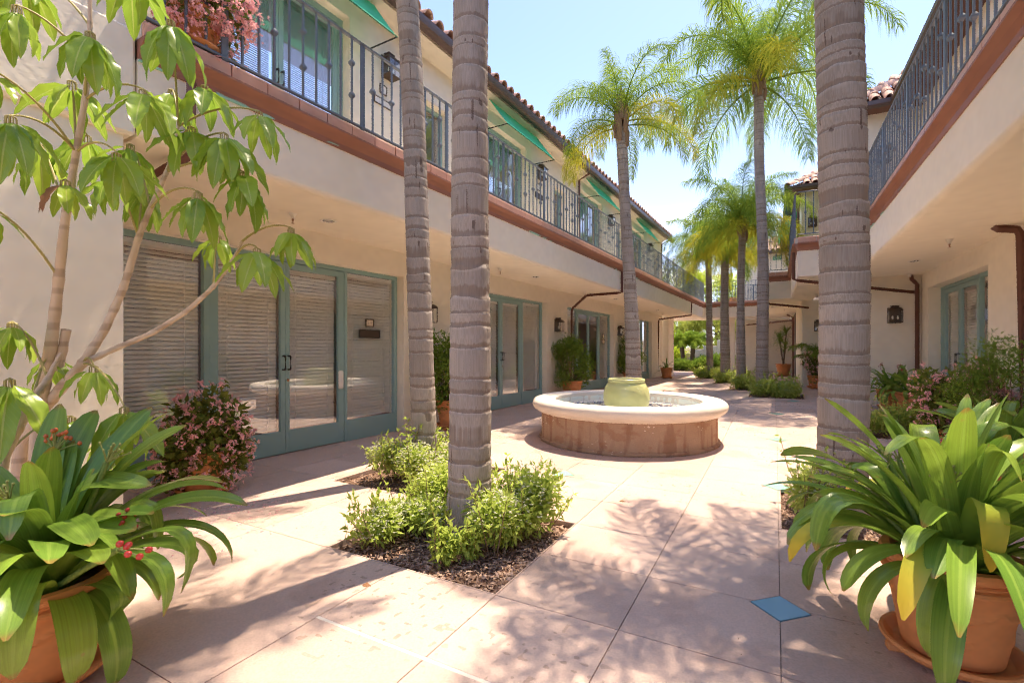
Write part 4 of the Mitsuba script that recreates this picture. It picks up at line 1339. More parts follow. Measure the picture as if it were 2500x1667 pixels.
def palm(label, x, y, h, r0, r1, seed, lean=(0, 0), ring0=0.15, ring1=0.085, crown=1.0, fronds=17, segs=56, dz=0.012, yaw0=0.0, old=0.18, lowest=6, bias=None):
    """Queen palm: ringed trunk, ragged leaf bases and a crown of feathery fronds."""
    k = thing('palm_tree', label, 'palm tree', 'feather palms in the courtyard')
    g = np.random.default_rng(seed)
    zb = float(ground_z(x, y)) - 0.06
    nz = int(h / dz)
    z = np.linspace(0, h, nz)
    sp = ring0 + (ring1 - ring0) * smooth01(0, h, z)
    vv = np.cumsum(np.r_[0, np.diff(z) / sp[1:]])
    # uneven ring spacing
    vv = vv + 0.28 * np.sin(vv * 1.7 + seed) + 0.15 * np.sin(vv * 3.9 + 2 * seed)
    ring = np.floor(vv)
    fr = vv - ring
    r = r0 + (r1 - r0) * smooth01(0, h * 0.75, z) + r0 * 0.40 * np.exp(-z / 0.14)
    a = np.linspace(0, 2 * PI, segs + 1)
    A, Z = np.meshgrid(a, z)
    V = np.repeat(vv[:, None], segs + 1, 1)
    cs = np.stack([np.cos(A), np.sin(A), np.zeros_like(A)], -1)
    wob = 0.30 * (meshkit.fbm(np.stack([np.cos(A) * 1.2, np.sin(A) * 1.2, V * 0.9], -1), 3, seed=seed) - 0.5)
    frw = (V + wob) - np.floor(V + wob)
    prof = 0.042 * (frw - 0.5) - 0.026 * np.exp(-((frw - 0.06) / 0.05) ** 2)
    lump = 0.05 * (meshkit.fbm(np.stack([np.cos(A) * 1.6, np.sin(A) * 1.6, Z * 2.2], -1), 3, seed=seed + 9) - 0.5)
    fine = 0.018 * (meshkit.fbm(np.stack([np.cos(A) * 9, np.sin(A) * 9, Z * 14], -1), 2, seed=seed + 5) - 0.5)
    Rr = r[:, None] * (1 + prof + lump + fine)
    sway = 0.015 * h / 5
    cx = x + lean[0] * (Z / h) ** 1.5 + sway * (np.sin(Z * 1.1 + seed) - math.sin(seed))
    cy = y + lean[1] * (Z / h) ** 1.5
    P = np.stack([cx + Rr * np.cos(A), cy + Rr * np.sin(A), zb + Z], -1).reshape(-1, 3)
    uvv = np.stack([A / (2 * PI), V], -1).reshape(-1, 2)
    i, j = np.meshgrid(np.arange(nz - 1), np.arange(segs), indexing='ij')
    s = segs + 1
    q = np.stack([i * s + j, i * s + j + 1, (i + 1) * s + j + 1, (i + 1) * s + j], -1).reshape(-1, 4)
    obj('trunk', (P, q), TRUNK, k, smooth=True, uv=uvv)
    top = np.array([cx[-1, 0], cy[-1, 0], zb + h])
    # crown shaft of old leaf bases
    m = MB()
    for c in range(12):
        aa = c * 2.4 + g.uniform(-.2, .2)
        o = np.array([math.cos(aa), math.sin(aa), 0])
        z0 = -0.35 + 0.05 * c
        pts = [top + o * r1 * 0.9 + np.array([0, 0, z0]), top + o * r1 * 1.12 + np.array([0, 0, z0 + .22]), top + o * r1 * 0.8 + np.array([0, 0, z0 + .5]), top + o * r1 * g.uniform(.7, 1.9) + np.array([0, 0, z0 + .62])]
        m.tube(pts, [r1 * .5, r1 * .52, r1 * .34, r1 * .10], 7)
    obj('leaf_bases', m, FIBRE, k, smooth=50)
    for c in range(fronds):
        t = c / (fronds - 1)
        lvl = min(lowest, int(t ** 0.72 * (lowest + 0.99)))
        aa = yaw0 + c * 2.39996 + g.uniform(-.25, .25)
        if bias is not None and math.cos(aa - bias) < -0.2 and c % 3:
            continue
        o = top + np.array([math.cos(aa), math.sin(aa), 0]) * r1 * 0.6 + np.array([0, 0, 0.32 - 0.28 * t])
        src = FRY[c % 2] if (t > 0.62 and g.uniform() < old) else FR[lvl][int(g.integers(2))]
        inst('frond', src, tr(*o) @ rotz(aa) @ rotx(g.normal(0, .12)) @ scl(crown * g.uniform(.88, 1.1)), k)
    return k


palm('slender grey palm trunk rising beside the first shop, left of the thicker trunk', -3.17, 3.95, 6.4, 0.128, 0.115, 3, lean=(-0.37, 0.0), ring0=0.16, ring1=0.10, yaw0=0.4, fronds=9, lowest=2, crown=0.6, old=0)
palm('nearest thick palm trunk standing in the square bed at the centre', -1.865, 2.80, 5.0, 0.148, 0.122, 7, lean=(0.02, 0.06), ring0=0.15, ring1=0.105, yaw0=1.3, fronds=10, lowest=2, crown=0.58, old=0)
palm('thick palm trunk at the right behind the big strap-leaved pot', 0.44, 4.45, 5.4, 0.166, 0.158, 12, lean=(-0.02, 0.0), ring0=0.155, ring1=0.095, yaw0=0.1, fronds=22, crown=0.78, bias=2.9, old=0)
palm('slender palm with a full crown growing behind the fountain', -2.36, 9.15, 5.5, 0.152, 0.10, 19, lean=(-0.22, -0.05), ring0=0.13, ring1=0.09, segs=40, crown=0.66, fronds=17, yaw0=2.0, old=0.5)
palm('tallest palm with the large crown, first of the far row', -0.29, 13.75, 7.85, 0.145, 0.115, 23, lean=(-0.10, 0.0), ring0=0.13, ring1=0.10, segs=36, dz=0.016, crown=1.35, fronds=23, yaw0=0.9, old=0.35)
palm('second palm of the far row, its trunk just left of the tallest', -0.88, 15.7, 4.75, 0.13, 0.10, 27, lean=(0.02, 0.2), ring0=0.13, ring1=0.10, segs=30, dz=0.018, crown=0.86, fronds=30, yaw0=0.2, old=0.5)
palm('third palm of the far row with a yellowing crown', -1.55, 18.6, 4.75, 0.17, 0.13, 33, ring0=0.13, ring1=0.10, segs=30, dz=0.018, crown=0.62, fronds=28, yaw0=1.7, old=0.9)
palm('farthest palm of the row, left before the bridge', -2.38, 21.6, 5.1, 0.135, 0.12, 41, lean=(-0.1, 0), ring0=0.13, ring1=0.10, segs=30, dz=0.018, crown=0.88, fronds=30, yaw0=2.6, old=0.5)
palm('thin dark palm trunk behind the bridge', -1.72, 28.6, 6.8, 0.13, 0.11, 47, ring0=0.13, ring1=0.10, segs=24, dz=0.03, crown=0.9, fronds=16)

# ------------------------------------------------------------------ potted plants and shrubs
STEMS = {"S1": [[-3.535, 1.057, 0.138, 0.045], [-3.488, 1.06, 0.826, 0.042], [-3.417, 1.065, 1.11, 0.04], [-3.354, 1.076, 1.318, 0.036], [-3.255, 1.074, 1.655, 0.031], [-3.173, 1.072, 1.96, 0.026], [-3.074, 1.081, 2.276, 0.021], [-2.986, 1.084, 2.517, 0.018], [-2.944, 1.084, 2.677, 0.016], [-2.913, 1.077, 2.855, 0.013], [-2.89, 1.067, 3.093, 0.008]], "stub": [[-3.385, 1.116, 1.178, 0.03], [-3.324, 1.127, 1.395, 0.028]], "S2": [[-3.718, 1.049, 0.103, 0.05], [-3.652, 1.039, 0.744, 0.046], [-3.494, 1.08, 0.953, 0.04], [-3.364, 1.128, 1.096, 0.036], [-3.247, 1.169, 1.214, 0.031], [-3.169, 1.234, 1.389, 0.027], [-3.1, 1.294, 1.625, 0.025], [-3.055, 1.342, 1.901, 0.022], [-3.01, 1.378, 2.059, 0.019], [-2.941, 1.427, 2.265, 0.015], [-2.912, 1.454, 2.413, 0.012], [-2.895, 1.463, 2.521, 0.008]], "S3": [[-3.247, 1.169, 1.214, 0.024], [-3.107, 1.268, 1.3, 0.02], [-2.965, 1.368, 1.377, 0.019], [-2.832, 1.475, 1.498, 0.018], [-2.737, 1.561, 1.633, 0.016], [-2.65, 1.631, 1.805, 0.013], [-2.616, 1.649, 1.891, 0.009]], "S4": [[-3.258, 0.844, 0.363, 0.04], [-3.24, 0.854, 0.757, 0.038], [-3.208, 0.905, 0.907, 0.032], [-3.184, 0.952, 1.04, 0.028], [-3.172, 1.005, 1.144, 0.02], [-3.141, 1.044, 1.273, 0.01]]}
HUBS = [[-2.739, 1.013, 2.738, 0.228, "S1"], [-2.961, 0.835, 2.822, 0.203, "S1"], [-2.988, 0.763, 2.506, 0.142, "S1"], [-2.747, 1.35, 2.995, 0.281, "S2"], [-3.131, 1.084, 2.652, 0.21, "S1"], [-2.847, 0.783, 2.284, 0.222, "S1"], [-2.64, 1.181, 2.528, 0.238, "S1"], [-2.693, 1.095, 2.208, 0.213, "S1"], [-2.696, 1.492, 2.712, 0.222, "S2"], [-2.503, 1.483, 2.41, 0.248, "S2"], [-2.533, 1.695, 2.62, 0.207, "S2"], [-2.705, 1.43, 2.466, 0.241, "S2"], [-2.967, 1.003, 2.099, 0.155, "S1"], [-3.027, 1.197, 2.185, 0.158, "S2"], [-3.163, 1.351, 2.438, 0.231, "S2"], [-2.517, 1.362, 2.074, 0.205, "S2"], [-2.463, 1.562, 2.225, 0.218, "S2"], [-2.449, 1.626, 1.838, 0.222, "S3"], [-2.421, 1.813, 1.983, 0.198, "S3"], [-2.837, 1.643, 1.95, 0.151, "S3"], [-3.328, 0.92, 1.429, 0.184, "S4"], [-3.061, 0.838, 1.161, 0.268, "S4"], [-3.097, 1.16, 1.209, 0.158, "S2"], [-2.781, 1.161, 1.016, 0.243, "S2"], [-3.426, 1.094, 1.26, 0.152, "S4"], [-3.515, 1.216, 0.911, 0.149, "S4"], [-3.156, 1.412, 2.211, 0.173, "S2"], [-3.477, 1.066, 2.396, 0.199, "S1"], [-3.376, 1.235, 2.486, 0.219, "S1"], [-3.151, 0.788, 1.95, 0.159, "S1"], [-3.015, 1.489, 2.768, 0.235, "S2"], [-3.424, 1.323, 0.765, 0.151, "S4"], [-3.131, 0.913, 3.077, 0.207, "S1"], [-2.928, 1.251, 3.254, 0.225, "S1"]]


def pot(parent, x, y, z0, h, r_top, r_bot, seed, saucer=True, relief=True, feet=True):
    """Terracotta pot with a rolled double rim, a raised swag of leaves and a saucer on feet."""
    rim = [[r_bot * 0.92, 0.0], [r_bot, 0.008]]
    hb = h * 0.76
    rb = r_bot + (r_top - r_bot) * 0.80
    prof = rim + [[r_bot + (rb - r_bot) * t, 0.008 + (hb - 0.008) * t] for t in np.linspace(0.02, 1, 60)]
    prof += [[rb + 0.004, hb + 0.002], [rb + 0.020, hb + 0.008], [rb + 0.023, hb + 0.018], [rb + 0.018, hb + 0.028], [rb + 0.004, hb + 0.034], [rb + 0.008, hb + 0.044], [r_top - 0.014, h - 0.044], [r_top + 0.004, h - 0.038], [r_top + 0.012, h - 0.026], [r_top + 0.012, h - 0.012], [r_top + 0.004, h - 0.001], [r_top - 0.006, h], [r_top - 0.026, h], [r_top - 0.032, h - 0.02], [r_top - 0.045, h - 0.06], [0.0, h - 0.06]]
    v, f = MB().lathe(prof, 160).mesh()
    rad = np.hypot(v[:, 0], v[:, 1])
    ang = np.arctan2(v[:, 1], v[:, 0])
    if relief:
        zr = v[:, 2] / h
        sw = 0.60 - 0.075 * np.abs(np.sin(ang * 3)) ** 1.3
        band = np.exp(-((zr - sw) / 0.035) ** 2) * (rad > r_bot * 0.9) * (zr < 0.745)
        ros = sum(np.exp(-(((((ang - q + PI) % (2 * PI)) - PI) * rad / 0.028) ** 2 + ((v[:, 2] - h * 0.30) / 0.028) ** 2)) for q in np.arange(6) * PI / 3 + 0.5) * (zr < 0.6)
        tex = meshkit.noise(np.c_[ang * 26, v[:, 2] * 110, np.zeros(len(v))], seed) * 0.9 + 0.25
        s = 1 + (band + 0.8 * ros) * tex * 0.010 / np.maximum(rad, 0.05)
        v[:, :2] *= s[:, None]
    zf = 0.0
    if saucer:
        zf = 0.032 if feet else 0.0
        sp = [[0, 0], [r_bot + 0.035, 0], [r_bot + 0.075, 0.035], [r_bot + 0.072, 0.047], [r_bot + 0.058, 0.047], [r_bot + 0.025, 0.016], [0, 0.016]]
        obj('saucer', MB().lathe(sp, 56, (x, y, z0 + zf)), TERRA, parent, smooth=35)
        if feet:
            for q in range(3):
                a = q * 2 * PI / 3 + 0.35 + seed
                o = MB().rbox(-0.05, 0.05, -0.022, 0.022, 0, 0.034, 0.006)
                obj('pot_foot', o, TERRA, parent, tr(x + (r_bot + 0.005) * math.cos(a), y + (r_bot + 0.005) * math.sin(a), z0) @ rotz(a))
        zf += 0.017
    obj('pot', (v + np.array([x, y, z0 + zf]), f), TERRA, parent, smooth=40)
    obj('soil', MB().lathe([[0, h - 0.052], [r_top - 0.04, h - 0.056]], 32, (x, y, z0 + zf)), SOIL, parent)
    return z0 + zf + h - 0.055


def strap_leaf(L, W, e0, droop, pw, twist, n=18, fold=0.16, hook=0.0, h0=0.6):
    """A broad strap leaf along +x: channelled, rounded at the tip. Returns vertices, faces, uv."""
    t = np.linspace(0, 1, n)
    e = e0 - droop * t ** pw - hook * smooth01(h0, h0 + 0.26, t)
    st = L / (n - 1)
    px = np.r_[0, np.cumsum(np.cos(e[:-1]) * st)]
    pz = np.r_[0, np.cumsum(np.sin(e[:-1]) * st)]
    w = W * 0.5 * np.where(t < 0.62, 0.62 + 0.38 * np.sin(PI / 2 * t / 0.62), np.sqrt(np.clip(1 - ((t - 0.62) / 0.382) ** 2.4, 0, 1)))
    tw = twist * t ** 1.4
    u = np.array([-1, -0.5, 0, 0.5, 1.0])
    up = np.stack([-np.sin(e), np.zeros(n), np.cos(e)], -1)
    V = []
    for i in range(n):
        s = np.array([0, 1.0, 0]) * math.cos(tw[i]) + up[i] * math.sin(tw[i])
        q = up[i] * math.cos(tw[i]) - np.array([0, 1.0, 0]) * math.sin(tw[i])
        for k in u:
            V.append(np.array([px[i], 0, pz[i]]) + s * k * w[i] + q * fold * w[i] * (k * k) * 1.0)
    i, j = np.meshgrid(np.arange(n - 1), np.arange(4), indexing='ij')
    f = np.stack([i * 5 + j, i * 5 + j + 1, (i + 1) * 5 + j + 1, (i + 1) * 5 + j], -1).reshape(-1, 4)
    uv = np.stack(np.meshgrid(t, (u + 1) / 2, indexing='ij'), -1).reshape(-1, 2)[:, ::-1]
    return np.array(V), f, uv


def umbel(parent, M, h, mt, seed, n=13, berry=0.008, r0=0.013):
    """Flower stalk with a cluster of fruit on thin stems."""
    g = np.random.default_rng(seed)
    k = fresh(f'{parent}__flower_stalk')
    s = MB().tube([(0, 0, 0), (0.01, 0, h * 0.5), (0.03, 0, h)], [r0, r0 * 0.9, r0 * 0.8], 8)
    scene[k] = mikit.ply(s.mesh(M), STALK, smooth=50)
    p, b = MB(), MB()
    for i in range(n):
        d = g.normal(size=3) * 0.45 + np.array([0.1, 0, 1.0])
        d /= np.linalg.norm(d)
        l = g.uniform(0.045, 0.085)
        o = np.array([0.03, 0, h])
        p.tube([o, o + d * l * 0.6 + np.array([0, 0, .004]), o + d * l], [0.0028, 0.0024, 0.0028], 5)
        b.lathe([[0, -berry * 1.3], [berry * 0.8, -berry * 0.7], [berry, 0], [berry * 0.7, berry * 0.8], [0, berry * 1.2]], 8, o + d * (l + berry))
    tag(obj('pedicels', p, PEDICEL, k, M), kind='stuff')
    tag(obj('fruit', b, mt, k, M, smooth=60), kind='stuff')


def clivia(label, x, y, z0, seed, spec, potspec, mt=CLIVIA, yellow=0.06, group=None, stalks=(), stalk_mat=PEDICEL):
    """Potted clivia: spec = (number, length lo, hi, width lo, hi); leaves fan out from the pot."""
    k = thing('potted_clivia', label, 'potted plant', group)
    top = pot(k, x, y, z0, *potspec, seed=seed)
    g = np.random.default_rng(seed)
    n, l0, l1, w0, w1 = spec[:5]
    for i in range(n):
        t = (i + 0.5) / n
        a = i * 2.39996 + g.uniform(-.35, .35)
        e0 = 1.38 - (0.75 if i < n - 14 else 1.05) * t ** 1.1 + g.uniform(-.12, .12)
        L = g.uniform(l0, l1) * (1.0 if t < 0.8 else 0.85)
        W = g.uniform(w0, w1)
        dr_ = (0.45 + 2.2 * t ** 0.9) * g.uniform(0.75, 1.25)
        hk = g.uniform(0.9, 2.2) if g.uniform() < 0.22 else 0.0
        v, f, uv = strap_leaf(L, W, e0, dr_ * (0.7 if hk else 1.0), g.uniform(1.1, 1.9), g.normal(0, 0.45), hook=hk, h0=g.uniform(.35, .68))
        rr = potspec[1] * 0.42 * math.sqrt(t)
        M = tr(x + rr * math.cos(a + .5), y + rr * math.sin(a + .5), top - 0.01) @ rotz(a)
        yl = t > 0.4 and g.uniform() < yellow * 1.6
        uv = uv + np.array([0 if yl else 10.0 * (i + 1), 0])
        obj('leaf', (v @ M[:3, :3].T + M[:3, 3], f), CLIVIAY if yl else mt, k, smooth=True, uv=uv)
    for (a, h, tilt, mt_, cnt, br) in stalks:
        umbel(k, tr(x, y, top) @ rotz(a) @ tr(0.06, 0, 0) @ roty(tilt), h, mt_, int(a * 100) + seed, cnt, br)
    return k


CZ = float(ground_z(0.64, 2.63))
clivia('big sunlit strap-leaved clivia in a terracotta pot at the lower right', 0.64, 2.64, 0.0, 5, (108, 0.60, 0.92, 0.066, 0.098), (0.40, 0.228, 0.165), yellow=0.04,
       stalks=[(3.4, 0.44, 0.30, PEDICEL, 15, 0.005), (2.9, 0.40, 0.72, PEDICEL, 15, 0.005), (4.5, 0.40, 0.25, PEDICEL, 14, 0.005), (5.6, 0.34, 0.55, PEDICEL, 16, 0.006), (2.2, 0.42, 0.35, PEDICEL, 14, 0.005)])
clivia('dark green clivia with red berries in a terracotta pot at the lower left', -2.52, 0.77, 0.0, 8, (92, 0.54, 0.80, 0.085, 0.120), (0.36, 0.235, 0.175), yellow=0.0,
       stalks=[(0.1, 0.52, 1.02, REDBERRY, 6, 0.012), (2.6, 0.52, 0.22, ORANGEBERRY, 14, 0.009), (0.9, 0.50, 0.25, PEDICEL, 15, 0.005), (0.4, 0.36, 0.75, REDBERRY, 12, 0.008), (5.6, 0.42, 0.25, PEDICEL, 15, 0.005), (3.6, 0.5, 0.3, PEDICEL, 12, 0.005)])
clivia('dark clivia in a terracotta pot against the shaded wall under the right lantern', 1.98, 11.72, float(ground_z(1.98, 11.7)), 14, (52, 0.46, 0.66, 0.06, 0.09), (0.34, 0.24, 0.17), yellow=0.0, stalks=[(2.0, .5, .3, REDBERRY, 12, .008), (5.0, .5, .3, REDBERRY, 12, .008)])
clivia('dark clivia beside the brown downspout, right of the shaded clivia pot', 2.12, 10.95, float(ground_z(2.12, 10.9)), 15, (40, 0.46, 0.66, 0.055, 0.085), (0.36, 0.23, 0.17), yellow=0.0, stalks=[(4.0, .42, .3, REDBERRY, 12, .008)])
clivia('strap-leaved clivia in a terracotta pot behind the sunlit clivia, beside the feathery bush', 1.72, 5.7, 0.0, 16, (40, 0.50, 0.72, 0.06, 0.09), (0.38, 0.23, 0.17), yellow=0.03)


def begonia(label, x, y, z0, seed, h, r, n, nf, group='begonias covered in pink flowers', hang=0.5, potted=True):
    k = thing('potted_begonia', label, 'potted plant', group)
    top = pot(k, x, y, z0, 0.34, 0.20, 0.145, seed=seed) if potted else z0
    g = np.random.default_rng(seed)
    cl = []
    for i in range(16):
        a = g.uniform(0, 2 * PI)
        o = r * 0.72 * math.sqrt(g.uniform(0, 1))
        cl.append((np.array([x + o * math.cos(a), y + o * math.sin(a), z0 + h * g.uniform(0.22 if o > r * .3 else .5, 0.86)]), np.array([r * .42, r * .42, h * .22])))
    tag(foliage(k, 'leaves', g, cl, n, 0.074, 0.050, BEGLEAF, 0.1, k, 0.6, 0.4, z0 + 0.03), kind='stuff')
    twigs(k, g, (x, y, top - 0.02), [c + g.normal(0, .05, 3) for c, q in cl for _ in range(2)], 0.006)
    P, D = [], []
    for i in range(nf):
        c, q = cl[int(g.integers(len(cl)))]
        d = g.normal(size=3) + np.array([0, 0, .15])
        d /= np.linalg.norm(d)
        o = c + d * q * g.uniform(0.95, 1.30)
        for s in range(int(g.integers(3, 8))):
            b = o + g.normal(0, 0.016, 3)
            for w in range(4):
                P.append(b)
                D.append(g.normal(size=3))
    v, f = leaf_batch(g, np.array(P), np.array(D), 0.024, 0.018, 0.1)
    tag(obj('blossom', (v, f), PINK, k), kind='stuff')


begonia('pink flowering begonia in a pot by the first shop, behind the dark clivia', -4.46, 2.46, 0.0, 51, 0.92, 0.38, 2300, 380)
begonia('pink begonia bush behind the sunlit clivia, left part', 1.72, 7.1, 0.0, 52, 1.0, 0.38, 2000, 300)
begonia('pink begonia bush behind the sunlit clivia, nearer the shop door', 2.12, 8.0, 0.03, 53, 1.12, 0.40, 1600, 280)
begonia('pink begonia in shade left of the front right palm', 1.02, 16.55, 0.1, 54, 1.0, 0.42, 1500, 300)
# flower box behind the upper left railing
bk = thing('potted_begonia', 'large pink begonia on the balcony at the upper left, spilling over the railing', 'potted plant', 'begonias covered in pink flowers')
p0 = (ML @ np.array([1.30, -3.62, 0, 1]))[:3]
pot(bk, p0[0], p0[1], Z_FLOOR, 0.30, 0.21, 0.15, seed=9)
g = np.random.default_rng(77)
cl = []
for i in range(18):
    q = (ML @ np.array([1.42 + g.normal(0, .12), -3.62 + g.normal(0, .22), Z_FLOOR + g.uniform(0.10, 1.15), 1]))[:3]
    cl.append((q, np.array([.20, .22, .20])))
tag(foliage(bk, 'leaves', g, cl, 2000, 0.055, 0.036, BEGLEAF, 0.0, bk, 0.6, 0.4), kind='stuff')
P, D = [], []
for i in range(1000):
    c, q = cl[int(g.integers(len(cl)))]
    d = g.normal(size=3) + np.array([.5, -.1, 0])
    o = c + d / np.linalg.norm(d) * q * g.uniform(.9, 1.3)
    for s in range(int(g.integers(3, 7))):
        b = o + g.normal(0, 0.016, 3)
        for w in range(4):
            P.append(b)
            D.append(g.normal(size=3))
v, f = leaf_batch(g, np.array(P), np.array(D), 0.024, 0.018, 0.1)
tag(obj('blossom', (v, f), PINK, bk), kind='stuff')


def potted_shrub(label, s, off, seed, h, r, n):
    p = (ML @ np.array([off, s, 0, 1]))[:3]
    k = thing('potted_shrub', label, 'potted plant', 'clipped evergreen shrubs in pots along the left shops')
    pot(k, p[0], p[1], 0.0, 0.42, 0.25, 0.18, seed=seed)
    g = np.random.default_rng(seed)
    cl = [(np.array([p[0], p[1], 0.40 + (h - 0.4) * 0.5]), np.array([r * .85, r * .85, (h - .35) * .48]))]
    for i in range(16):
        a, w = g.uniform(0, 2 * PI), g.uniform(.4, .75) * r
        cl.append((np.array([p[0] + w * math.cos(a), p[1] + w * math.sin(a), g.uniform(.42, h - .18)]), np.array([.24, .24, .22])))
    tag(foliage(k, 'leaves', g, cl, int(n * .9), 0.062, 0.036, SHRUB, 0.2, k, 0.4, 0.45), kind='stuff')
    twigs(k, g, (p[0], p[1], 0.36), [c + g.normal(0, .12, 3) for c, q in cl for _ in range(2)], 0.008)
    P, D = [], []
    for i in range(60):
        c, q = cl[int(g.integers(len(cl)))]
        d = g.normal(size=3)
        d /= np.linalg.norm(d)
        o = c + d * q * 0.95
        for w in range(9):
            P.append(o + d * 0.02 * w + g.normal(0, .008, 3))
            D.append(d + g.normal(size=3) * .8)
    v, f = leaf_batch(g, np.array(P), np.array(D), 0.048, 0.026)
    tag(obj('shoots', (v, f), SHRUB, k), kind='stuff')


potted_shrub('tall green potted shrub between the first and second left shops, behind the palm trunks', 0.62, 0.60, 61, 1.50, 0.48, 5200)
potted_shrub('rounded green shrub in a terracotta pot by the brown downspout', 5.62, 0.55, 62, 1.60, 0.55, 6200)
potted_shrub('dark green potted shrub half hidden by the palm behind the fountain', 10.62, 0.55, 63, 1.75, 0.50, 5000)

# ------------------------------------------------------------------ schefflera at the left
SC = thing('umbrella_tree', 'tall schefflera with drooping fans of glossy leaves at the left edge', 'tree')
for s, pts in STEMS.items():
    p = np.array(pts)
    q, rr = [], []
    for a, b in zip(p[:-1], p[1:]):
        for t in np.linspace(0, 1, 7)[:-1]:
            q.append(a[:3] * (1 - t) + b[:3] * t)
            rr.append(a[3] * (1 - t) + b[3] * t)
    q.append(p[-1, :3])
    rr.append(p[-1, 3])
    q, rr = np.array(q), np.array(rr)
    for _ in range(2):
        q[1:-1] = 0.25 * q[:-2] + 0.5 * q[1:-1] + 0.25 * q[2:]
    rr = 0.72 * rr * (1 + 0.10 * (np.arange(len(rr)) % 3 == 0)) * (1 + 0.05 * np.sin(np.arange(len(rr)) * 2.7))
    obj('stem', MB().tube(q, rr, 12), BARK, SC, smooth=50)
g = np.random.default_rng(91)


def leaflet(L, W, g):
    """One drooping, wavy-edged leaflet along +x."""
    n = 11
    t = np.linspace(0, 1, n)
    e = 0.25 - g.uniform(0.35, 0.8) * t
    st = L / (n - 1)
    px = np.r_[0, np.cumsum(np.cos(e[:-1]) * st)]
    pz = np.r_[0, np.cumsum(np.sin(e[:-1]) * st)]
    w = W * 0.5 * np.sin(PI * np.clip(t, 0, 1) ** 0.82) ** 0.62 * (1 - 0.22 * t)
    w[0] = w[-1] = 0.0008
    ph = g.uniform(0, 6)
    V = []
    for i in range(n):
        for kx in (-1, -0.55, 0, 0.55, 1):
            wave = 0.028 * L * abs(kx) ** 3 * math.sin(t[i] * 19 + ph + (1.7 if kx > 0 else 0)) * math.sin(PI * t[i])
            V.append([px[i], kx * w[i], pz[i] + 0.30 * w[i] * abs(kx) + wave])
    i, j = np.meshgrid(np.arange(n - 1), np.arange(4), indexing='ij')
    f = np.stack([i * 5 + j, i * 5 + j + 1, (i + 1) * 5 + j + 1, (i + 1) * 5 + j], -1).reshape(-1, 4)
    uv = np.array([[(kx + 1) / 2, tt] for tt in t for kx in (-1, -.55, 0, .55, 1)])
    return np.array(V), f, uv


for hi, (hx, hy, hz, L, s) in enumerate(HUBS):
    hub = np.array([hx, hy, hz])
    st = np.array(STEMS[s])[:, :3]
    below = st[st[:, 2] < hz - 0.02] if (st[:, 2] < hz - 0.02).any() else st
    above = np.array([st[np.argmin(np.linalg.norm(st - (hub - np.array([0, 0, .22])), axis=1))]])
    a0 = above[0]
    k = fresh(f'{SC}__leaf')
    mid = (a0 + hub) / 2 + np.array([0, 0, 0.05 + 0.12 * np.linalg.norm(hub - a0)])
    tt = np.linspace(0, 1, 9)[:, None]
    cur = a0 * (1 - tt) ** 2 + 2 * mid * tt * (1 - tt) + hub * tt ** 2
    scene[k] = mikit.ply(MB().tube(cur, np.linspace(0.0065, 0.004, 9), 6).mesh(), PETIOLE, smooth=60)
    tipdir = hub - a0
    base_a = math.atan2(tipdir[1], tipdir[0])
    n = int(g.integers(7, 10)) if L > .12 else 7
    tilt = g.uniform(0.1, 0.45)
    for i in range(n):
        a = base_a + (i - (n - 1) / 2) * (2 * PI / (n + 1.2)) + g.normal(0, .08)
        l = 1.14 * L * (0.70 + 0.42 * math.cos((i - (n - 1) / 2) * 2 * PI / (n + 1.2) / 2)) * g.uniform(.9, 1.08)
        v, f, uv = leaflet(l, l * g.uniform(.31, .37), g)
        dn = g.uniform(0.95, 1.5)
        M = tr(*hub) @ rotz(a) @ roty(dn - 0.15) @ rotx(g.normal(0, .25)) @ tr(0.04, 0, 0)
        dead = hi in (12,) and i in (1, 2)
        uv = uv + np.array([10.0 * (hi * 10 + i), 0])
        kk = obj('leaflet', (v @ M[:3, :3].T + M[:3, 3], f), DEADLEAF if dead else SCHEFF, k, smooth=True, uv=uv)
        if dead:
            tag(kk, 'withered brown leaflet')
    pm = MB()
    for i in range(n):
        a = base_a + (i - (n - 1) / 2) * (2 * PI / (n + 1.2))
        d = np.array([math.cos(a), math.sin(a), -0.6])
        pm.tube([hub, hub + d * 0.018, hub + np.array([d[0] * .45, d[1] * .45, -1.0]) * 0.042], 0.0028, 5)
    obj('stalks', pm, PETIOLE, k)

# ------------------------------------------------------------------ right-hand bush and far pots
k = thing('feathery_bush', 'feathery green nandina bush at the right edge before the brown post', 'bush')
g = np.random.default_rng(99)
cl = []
for i in range(26):
    a = g.uniform(0, 2 * PI)
    o = 0.55 * math.sqrt(g.uniform(0, 1))
    cl.append((np.array([2.12 + o * math.cos(a), 6.75 + 1.1 * o * math.sin(a), g.uniform(0.35, 1.55) - 0.5 * o]), np.array([.2, .2, .16])))
tag(foliage(k, 'leaves', g, cl, 9000, 0.05, 0.013, SHRUB, 0.15, k, 0.8, 0.5, 0.0), kind='stuff')
twigs(k, g, (2.12, 6.75, 0.0), [c + g.normal(0, .1, 3) for c, q in cl for _ in range(2)], 0.006)


